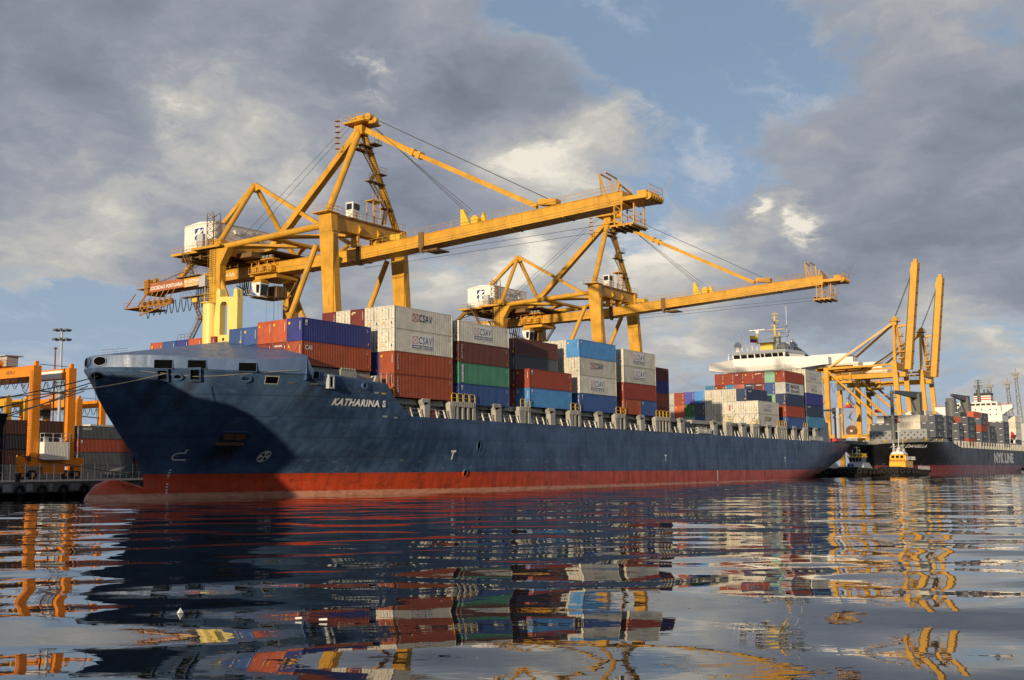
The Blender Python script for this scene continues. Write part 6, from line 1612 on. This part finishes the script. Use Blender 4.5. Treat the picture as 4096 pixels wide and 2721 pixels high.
def build_yard():
    gantry(6.1, 88, 'orange rubber tyred yard gantry with white generator box beside the blue bow', M['rtg'])
    gantry(65.2, 160, 'orange yard gantry standing farther off behind the blue bow', M['rtg'], sign=False)
    gantry(52.0, 170, 'yellow yard gantry seen far off through the near orange gantry', M['crane2'], sign=False, wb=5)
    random.seed(41)
    def yard(tag_, s, u, z, tiers, h, mk=None, L=12.19):
        for i, c in enumerate(tiers):
            container((s, u, z + i * h), c, h - .03, L, 'dry', mk[i] if mk else None, 'dryb', '%s container, %s, yard stack %s' % (WORD[c], TIERW[i] if i < len(tiers) - 1 else 'top tier', tag_), 'containers stacked in the yard')
    yard('seen through the gantry legs', 4.1, 93, QZ, ['slate', 'shaded', 'shaded_navy', 'shaded'], 2.63)
    yard('beside the dark ship stern', -8.7, 93, QZ, ['slate', 'shaded', 'shaded_navy', 'shaded'], 2.63)
    yard('in front of the dark stern', -14.6, 84, QZ, ['grey', 'grey'], 2.9)
    yard('between gantry and stem', 19.0, 93, QZ, ['slate', 'slate', 'rust', 'slate'], 2.46, [None, 'cronos', 'tag', 'seaco'])
    yard('under the blue stem', 31.8, 93, QZ, ['slate', 'brown', 'rust', 'slate'], 2.46)
    yard('set back beyond it', 12.0, 110, QZ, ['rust', 'slate', 'rust', 'navy'], 2.6)
    yard('with a white top box', 25.0, 98, QZ, ['rust', 'navy', 'rust', 'white'], 2.6)
    # freight lettering on the bottom box under the stem
    mb = MB()
    letter(mb, 'NYK LOGISTICS', (24.9, 92.97, 2.6), 5.6, .55, bold=.02); mb.poly([(25.4, 92.97, 3.3), (28.6, 92.97, 3.5), (29.6, 92.97, 4.3), (27, 92.97, 3.8)])
    o = mb.build('painted_sign', M['grlet'], org=(25, 92.97, 2.6)); tag(o, 'grey lettering reading NYK LOGISTICS painted on a dark yard container', 'sign')
    # floodlight mast and pole
    T = thing('floodlight_mast', (33, 120, QZ), 'tall floodlight mast with two rings of lamps standing behind the orange gantry', 'light mast')
    mb = MB(); mb.tube((33, 120, QZ), (33, 120, 33.4), .42, 10, .2); mb.build('mast_pole', M['lgrey'], T)
    mb = MB(); mb.disc((33, 120, 21.4), (0, 0, 1), 1.1, .15, 14); mb.rail([(33 + 1.1 * math.cos(q * .785), 120 + 1.1 * math.sin(q * .785), 21.4) for q in range(9)], 1.3, 1, .05); mb.build('mast_platform', M['dgrey'], T)
    for z, r in ((31.2, 1.6), (33.2, 1.5)):
        mb = MB()
        for q in range(8):
            c = Vector((33 + r * math.cos(q * .785), 120 + r * math.sin(q * .785), z)); mb.beam((33, 120, z), c, .1, .1); mb.disc(c, (0, 0, 1), .42, .34, 8)
        mb.build('lamp_ring', M['dgrey'], T)
    mb = MB(); mb.tube((24.9, 110, QZ), (24.9, 110, 27.8), .16, 6).box(24.6, 25.2, 109.8, 110.2, 27.8, 28.1)
    tag(mb.build('signal_pole', M['gold'], org=(24.9, 110, QZ)), 'thin brown pole with a white cap beside the floodlight mast', 'pole')
    # chain link fence with white posts
    T = thing('fence', (-16, 36, QZ), 'wire fence on white posts along the quay under the blue stem', 'fence')
    s = -36.0; i = 0
    while s < 4:
        mb = MB(); tall = i % 2 == 0
        mb.tube((s, 36, QZ), (s, 36, QZ + (2.2 if tall else 1.1)), .05, 6); mb.build('post', M['letter'], T); s += .98; i += 1
    mb = MB()
    for z in (2.55, 3.1, 3.9, 4.0): mb.tube((-36, 36, z), (4, 36, z), .012, 4, cap=False)
    mb.build('wire', M['lgrey'], T)
    for i in range(7):
        x = -33.5 + i * 2.9; c = Vector((x, QY - .3, 1.0)); mb = MB(); n = 14; vs = []
        for p in range(n):
            e = Vector((math.cos(6.2832 * p / n), 0, math.sin(6.2832 * p / n)))
            for q in range(6): f = 6.2832 * q / 6; vs.append(c + e * (.5 + .2 * math.cos(f)) + Vector((0, .2 * math.sin(f), 0)))
        mb.add(vs, [(p * 6 + q, ((p + 1) % n) * 6 + q, ((p + 1) % n) * 6 + (q + 1) % 6, p * 6 + (q + 1) % 6) for p in range(n) for q in range(6)], 0, True)
        mb.tube(c + Vector((0, .1, .6)), c + Vector((0, .2, 1.0)), .03, 4)
        tag(mb.build('tyre_fender', M['rubber'], org=c), 'black tyre hung on the concrete quay edge before the blue bow', 'tyre fender', 'tyres hung along the quay edge')
    T = thing('bollard', (-30, 34.6, QZ), 'squat black mooring bollard on the quay edge', 'bollard')
    mb = MB(); mb.tube((-30, 34.6, QZ), (-30, 34.6, QZ + .7), .28, 12).tube((-30, 34.6, QZ + .7), (-30, 34.6, QZ + .9), .42, 12); mb.build('post', M['black'], T)
    # lattice boom cranes far to the right
    for u, s, z0, z1, w, lab in ((45, 700, QZ, 63.9, 3.0, 'tallest grey lattice boom crane beyond the black ship'), (45, 668, QZ, 55.7, 3.0, 'second tallest grey lattice boom crane, beside the tallest one'), (45, 609, QZ, 50.6, 2.4, 'grey lattice crane tip just behind the striped funnel')):
        T = thing('lattice_crane', (s + 10, u, QZ), lab, 'harbour crane', 'lattice cranes beyond the black ship')
        mb = MB(); p = Vector((s + 10, u, 26)); q = Vector((s, u, z1)); n = 16
        for dx in (-1, 1):
            for dy in (-1, 1): mb.tube(p + Vector((dx * w / 2, dy * w / 2, 0)), q + Vector((dx * .6, dy * .6, 0)), .16, 4, cap=False)
        for i in range(n):
            for dy in (-1, 1):
                k0, k1 = i / n, (i + 1) / n; a0 = p.lerp(q, k0); a1 = p.lerp(q, k1); w0 = w / 2 * (1 - k0) + .6 * k0; w1 = w / 2 * (1 - k1) + .6 * k1; sg = 1 if i % 2 else -1
                mb.tube(a0 + Vector((sg * w0, dy * w0, 0)), a1 + Vector((-sg * w1, dy * w1, 0)), .11, 4, cap=False); mb.tube(a0 + Vector((dy * w0, sg * w0, 0)), a1 + Vector((dy * w1, -sg * w1, 0)), .11, 4, cap=False)
        mb.build('boom', M['grey'], T)
        mb = MB(); mb.box(q.x - 1.2, q.x + 1.2, u - 1.2, u + 1.2, z1 - 4, z1 - 1.5).box(q.x - 2.4, q.x - 1, u - 2.5, u + 2.5, z1 - 1.5, z1).beam((q.x, u, z1), (q.x, u, z1 + 3), .6, .6); mb.build('boom_head', M['grey'], T)
        mb = MB(); mb.box(s + 6, s + 16, u - 4, u + 4, 18, 30).box(s + 2, s + 22, u - 6, u + 6, QZ, 6).tube((s + 11, u, 6), (s + 11, u, 18), 2.4, 12); mb.build('machinery_house', M['lgrey'], T)


build_yard()


# ------------------------------------------------------------------ ship moored ahead (stern at the left edge), mooring lines
def build_ahead():
    T = thing('moored_ship', (-90, UC, 0), 'dark stern of a ship moored ahead of the blue bow', 'ship')
    mb = MB()
    def sec(x, pts): return [(x, y, z) for y, z in pts]
    for x0, x1, k0, k1 in ((-51.2, -56, 0, .35), (-56, -70, .35, .8), (-70, -210, .8, 1)):
        def q(k, x): return [(x, 3 - 1.8 * k, 8.3), (x, 29 + 2 * k, 8.3), (x, 27 + 3 * k, 4.6 - 6 * k), (x, 5 - 3.6 * k, 4.6 - 6 * k)]
        mb.hexa(q(k0, x0), q(k1, x1))
    mb.build('hull', M['hulldark'], T)
    mb = MB(); mb.prism([(-58.6, u, z) for u, z in ((28, 1.0), (.3, 1.0), (.1, 6.3), (.7, 7.4), (1.1, 8.8), (-.6, 9.6), (-1.5, 10.5), (-1.75, 11.9), (-1.4, 13.5), (-.9, 14.4), (.3, 15.15), (2.8, 15.5), (4.6, 16.8), (28, 17.0))], (-22, 0, 0))
    mb.box(-56.6, -52, 4, 27, 8.31, 8.9); mb.build('deckhouse', M['deckdark'], T)
    for n, (p, q, sg, lab) in enumerate((((-32.4, 5.3, 13.2), (-60, 4, 9.4), .9, 'pale mooring line from the square fairlead of the bow across the dark hull'), ((-34.9, 13.0, 13.2), (-58, 30, 8.9), 1.2, 'mooring line from the round bow port, uppermost of the dark ones to the quay'), ((-34.6, 14.6, 12.6), (-58, 30.4, 7.4), 1.3, 'mooring line from the bow, second one down towards the dark stern'),
                                        ((-34.4, 15.4, 12.3), (-60, 33.9, 3.4), 1.5, 'pale mooring line from the bow, steepest of those running to the quay'), ((-34.4, 16.0, 11.8), (-62, 33, 5.0), 1.4, 'pale mooring line from the bow, just above the steepest one'), ((-10, 33.6, 2.2), (-52, 27, 8.6), .6, 'dark stern line of the ship ahead crossing the white generator box'))):
        P0, Q0 = Vector(p), Vector(q); mb = MB()
        mb.path([P0.lerp(Q0, i / 16) - Vector((0, 0, sg * 4 * (i / 16) * (1 - i / 16))) for i in range(17)], .06 if n < 5 else .045, 5)
        tag(mb.build('mooring_line', M['rope'] if n in (0, 3, 4) else M['wire'], org=p), lab, 'mooring line')
    mb = MB(); mb.tube((-35.3, 13.2, 14.0), (-35.0, 12.6, 7.6), .03, 4); tag(mb.build('heaving_line', M['rope'], org=(-35.3, 13.2, 14)), 'thin white line hanging straight down from the round bow port', 'line')
    mb = MB(); a = Vector((-31.5, 5.2, 13.85))
    def hp(s, z): return hull_pt(s, z, .06)[0]
    mb.path([hp(s, z) for s, z in ((-31, 13.95), (-29.5, 13.75), (-27, 13.4), (-25, 13.5), (-23, 13.75), (-20, 14.1), (-18, 14.3))], .03, 4); tag(mb.build('messenger_line', M['rope'], org=a), 'thin pale line draped along the blue bulwark under the mooring openings', 'line')


build_ahead()


# ------------------------------------------------------------------ tugs behind the stern
def tug(loc, label, main, hullm, detail, deckc, sc=1.0):
    x, y, _ = loc
    T = thing('tugboat', (x + 12, y, 0), label, 'tugboat', 'tugs rafted behind the blue stern')
    plan = [(0, 0, 2.6), (.8, 2.2, 2.55), (2.5, 3.6, 2.4), (6, 4.6, 2.15), (14, 4.8, 1.7), (24, 4.6, 1.5), (29, 3.8, 1.5), (30, 2.6, 1.5)]
    mb = MB(); L = []
    for px, py, z in plan: L.append((x + px, py, z))
    for sgn in (-1, 1):
        vs = []
        for px, py, z in L: vs += [(px, y + sgn * py, z), (px + (1.0 if px < x + 6 else 0), y + sgn * py * .86, -1.5)]
        mb.add(vs, [(2 * i, 2 * i + 1, 2 * i + 3, 2 * i + 2) if sgn > 0 else (2 * i, 2 * i + 2, 2 * i + 3, 2 * i + 1) for i in range(len(L) - 1)], 0, False)
    mb.add([(px, y - py, z - .25) for px, py, z in L] + [(px, y + py, z - .25) for px, py, z in L], [(i, i + 1, 8 + i + 1, 8 + i) for i in range(7)], 0)
    mb.poly([(x + 30, y - 2.6, 1.5), (x + 30, y + 2.6, 1.5), (x + 30, y + 2.2, -1.5), (x + 30, y - 2.2, -1.5)])
    mb.build('hull', hullm, T)
    mb = MB()
    for sgn in (-1, 1): mb.path([(px, y + sgn * (py + .15), z - .35) for px, py, z in L], .38, 8)
    mb.build('bow_fender', M['rubber'], T)
    for i, (px, py, z, ay) in enumerate([(-.25, -.2, 1.35, 0), (.1, 1.5, 1.35, .5), (.2, -1.6, 1.35, -.5), (1.5, 3.0, 1.3, .8), (1.6, -3.1, 1.3, -.8), (3.8, -4.2, 1.2, -1.2), (6.5, -4.95, 1.0, -1.57), (9.5, -5.1, .95, -1.57), (12.5, -5.15, .9, -1.57), (16, -5.1, .8, -1.57), (20, -5.0, .8, -1.57)]):
        mb = MB(); c = Vector((x + px - .25, y + py, z)); ax = Vector((-math.cos(ay), math.sin(ay), 0))
        n = 12; r, rr = .62, .26; sd_ = ax.cross(Vector((0, 0, 1)))
        vs = []
        for p in range(n):
            e = sd_ * math.cos(2 * math.pi * p / n) + Vector((0, 0, 1)) * math.sin(2 * math.pi * p / n)
            for q in range(6): f = 2 * math.pi * q / 6; vs.append(c + e * (r + rr * math.cos(f)) + ax * (rr * math.sin(f)))
        mb.add(vs, [(p * 6 + q, ((p + 1) % n) * 6 + q, ((p + 1) % n) * 6 + (q + 1) % 6, p * 6 + (q + 1) % 6) for p in range(n) for q in range(6)], 0, True); mb.build('tyre_fender', M['rubber'], T)
    if detail == 'orange':
        mb = MB(); mb.hexa([(x + 7, y - 2.9, 1.7), (x + 18, y - 2.6, 1.7), (x + 18, y + 2.6, 1.7), (x + 7, y + 2.9, 1.7)], [(x + 7.2, y - 2.8, 4.4), (x + 18, y - 2.6, 4.4), (x + 18, y + 2.6, 4.4), (x + 7.2, y + 2.8, 4.4)]); sp = mb.build('superstructure', main, T)
        mb = MB(); mb.box(x + 7.5, x + 12.5, y - 2.3, y + 2.3, 4.4, 6.6).box(x + 8, x + 11, y - 2.85, y - 2.301, 4.4, 6.2).box(x + 8, x + 11, y + 2.301, y + 2.85, 4.4, 6.2); wh = mb.build('wheelhouse', main, T)
        mb = MB(); 
        for a, b in ((-2.1, -1.05), (-.55, .55), (1.05, 2.1)): mb.box(x + 7.44, x + 7.49, y + a, y + b, 5.35, 6.2)
        mb.box(x + 9, x + 10.5, y - 2.9, y - 2.855, 5.2, 5.8); mb.build('window', M['glass'], wh)
        mb = MB(); mb.hexa([(x + 7.3, y - 2.4, 6.601), (x + 12.7, y - 2.4, 6.601), (x + 12.7, y + 2.4, 6.601), (x + 7.3, y + 2.4, 6.601)], [(x + 7.9, y - 1.6, 7.4), (x + 12, y - 1.6, 7.4), (x + 12, y + 1.6, 7.4), (x + 7.9, y + 1.6, 7.4)]); mb.rail([(x + 8, y + 1.6, 7.4), (x + 8, y - 1.6, 7.4), (x + 11.5, y - 1.6, 7.4)], .9, .7, .05); mb.box(x + 8.5, x + 9.4, y - .4, y + .4, 7.4, 8.1); mb.build('roof', M['white'], wh)
        mb = MB()
        for z in (4.45, 4.75): mb.beam((x + 7.0, y - 2.8, z), (x + 7.0, y + 2.8, z), .06, .14)
        for i in range(5): mb.box(x + 7.0, x + 7.06, y - 2.6 + i * 1.3, y - 2.5 + i * 1.3, 4.1, 4.9)
        mb.build('red_railing', M['red'], T)
        mb = MB(); mb.rail([(x + 7.1, y - 2.7, 4.4), (x + 12, y - 2.75, 4.4), (x + 17.5, y - 2.6, 4.4)], 1.0, 1.2, .06).rail([(x + 14, y - 4.4, 1.7), (x + 28, y - 4.0, 1.5)], 1.0, 1.4, .05); mb.build('white_railing', M['letter'], T)
        mt = [(10, 0, 7.4, 14.2, .12), (8.3, 1.3, 7.4, 9.6, .08), (8.3, -2.0, 7.4, 12.2, .05), (9.5, 1.9, 7.4, 10.8, .05)]
    else:
        mb = MB(); mb.hexa([(x + 7, y - 3.0, 1.7), (x + 17, y - 2.8, 1.7), (x + 17, y + 2.8, 1.7), (x + 7, y + 3.0, 1.7)], [(x + 7, y - 3.0, 2.6), (x + 17, y - 2.8, 2.6), (x + 17, y + 2.8, 2.6), (x + 7, y + 3.0, 2.6)]); mb.build('deck_band', M['yellow'], T)
        mb = MB(); mb.hexa([(x + 7.1, y - 2.9, 2.601), (x + 17, y - 2.7, 2.601), (x + 17, y + 2.7, 2.601), (x + 7.1, y + 2.9, 2.601)], [(x + 7.6, y - 2.5, 4.4), (x + 15, y - 2.3, 4.4), (x + 15, y + 2.3, 4.4), (x + 7.6, y + 2.5, 4.4)]); sp = mb.build('superstructure', M['lgrey'], T)  # white cabin and wheelhouse coloured light grey to stand for shade
        mb = MB(); mb.hexa([(x + 8, y - 2.0, 4.401), (x + 12, y - 2.0, 4.401), (x + 12, y + 2.0, 4.401), (x + 8, y + 2.0, 4.401)], [(x + 7.7, y - 2.3, 6.2), (x + 12.3, y - 2.3, 6.2), (x + 12.3, y + 2.3, 6.2), (x + 7.7, y + 2.3, 6.2)]); wh = mb.build('wheelhouse', M['lgrey'], T)
        mb = MB()
        for a, b in ((-1.9, -1.1), (-.95, -.1), (.1, .95), (1.1, 1.9)): mb.poly([(x + 7.93, y + b, 4.8), (x + 7.93, y + a, 4.8), (x + 7.70, y + a * 1.08, 6.0), (x + 7.70, y + b * 1.08, 6.0)])
        mb.poly([(x + 8.4, y - 2.08, 4.8), (x + 11.6, y - 2.08, 4.8), (x + 11.8, y - 2.28, 6.0), (x + 8.2, y - 2.28, 6.0)]); mb.build('window', M['glass'], wh)
        mb = MB(); mb.box(x + 7.4, x + 12.6, y - 2.5, y + 2.5, 6.21, 6.6); mb.rail([(x + 7.5, y + 2.4, 6.6), (x + 7.5, y - 2.4, 6.6), (x + 12, y - 2.4, 6.6)], .9, .8, .05); mb.build('roof', M['yellow'], wh)
        mb = MB(); mb.prism([(x + .4, y, 2.4), (x + 6.6, y - 3.4, 1.95), (x + 6.6, y + 3.4, 1.95)], (0, 0, .25)); mb.box(x + 3, x + 4, y - .7, y - .3, 2.3, 3.5).box(x + 3, x + 4, y + .3, y + .7, 2.3, 3.5).beam((x + 3.5, y - 1, 3.0), (x + 3.5, y + 1, 3.0), .3, .3); mb.build('foredeck', M['blue'], T)
        mt = [(9.8, 0, 6.6, 10.0, .12), (9, -1, 6.6, 8.6, .06), (9, 1.2, 6.6, 8.8, .06)]
    mb = MB()
    for dx, dy, z0, z1, r in mt:
        mb.tube((x + dx, y + dy, z0), (x + dx, y + dy, z1), r, 6)
    dx, dy, z0, z1, r = mt[0]
    mb.beam((x + dx, y + dy - .9, z1 - .4), (x + dx, y + dy + .9, z1 - .4), .12, .12); mb.sphere((x + mt[1][0], y + mt[1][1], mt[1][3]), .3, 8); mb.box(x + dx - .3, x + dx, y + dy - .5, y + dy + .5, z0 + 1, z0 + 1.2)
    mb.build('mast', M['letter'], T)
    k = (.84, .80, .93) if detail == 'orange' else (.9, .9, .86)
    for ch in T.children:                                                # superstructure slightly narrower than the hull sheer
        if ch.name.split('.')[0] in ('superstructure', 'wheelhouse', 'deck_band', 'red_railing', 'mast'): ch.scale = k


tug((214.5, -1.5, 0), 'orange tug with white roof and red rail, tyres round its black bow', M['orange'], M['tughull'], 'orange', None)
tug((213.0, 10.2, 0), 'white tug with yellow roof and blue foredeck, between blue stern and orange tug', M['white'], M['tughull'], 'white', None)
tug((212.0, 19.6, 0), 'white tug half hidden behind the blue stern, beyond the other white tug', M['white'], M['tughull'], 'white', None)


# ------------------------------------------------------------------ floating litter
def litter():
    random.seed(5)
    mb = MB(); x, y, z = -92.47, -70.04, WATER_Z
    z += .02; mb.add([(x - .06, y - .035, z), (x + .065, y - .04, z), (x + .055, y + .05, z), (x - .055, y + .04, z), (x + .015, y, z + .11)], [(0, 1, 4), (1, 2, 4), (2, 3, 4), (3, 0, 4)]); tag(mb.build('floating_cup', M['letter'], org=(x, y, z)), 'small pointed white scrap floating alone on the dark water', 'litter')
    for nm, x, y, l, lab in (('floating_scrap', -91.85, -73.52, .17, 'flat bright white scrap floating on the water, longer of the two'), ('floating_scrap', -91.95, -72.95, .14, 'short flat cream scrap floating on the water, shorter of the two')):
        mb = MB(); mb.hexa([(x, y, z), (x + .05, y + .03, z), (x + .05 + l * .55, y + .03 - l * .8, z), (x + l * .55, y - l * .8, z)], [(x, y, z + .03), (x + .05, y + .03, z + .03), (x + .05 + l * .5, y + .03 - l * .8, z + .04), (x + l * .5, y - l * .8, z + .04)]); tag(mb.build(nm, M['letter'], org=(x, y, z)), lab, 'litter', 'white scraps floating on the water')

    mb = MB()
    for i in range(170):
        d = 15 + 32 * random.random() ** .8; a = -.11 + random.gauss(0, .10)
        x = -108.81 + d * math.cos(.5895 - a * -1) ; y = -89.64 + d * math.sin(.5895 - a * -1)
        r = random.uniform(.010, .030) * (d / 25); q = random.random() * 3.1
        mb.poly([(x + r * math.cos(q + k * 1.57) * (1.6 if k % 2 else .8), y + r * math.sin(q + k * 1.57) * (1.6 if k % 2 else .8), WATER_Z + .06) for k in range(4)])
    o = mb.build('floating_debris', M['letter'], org=(-85, -70, z)); tag(o, 'tiny pale specks of litter scattered over the dark water', 'litter', kind='stuff')


litter()
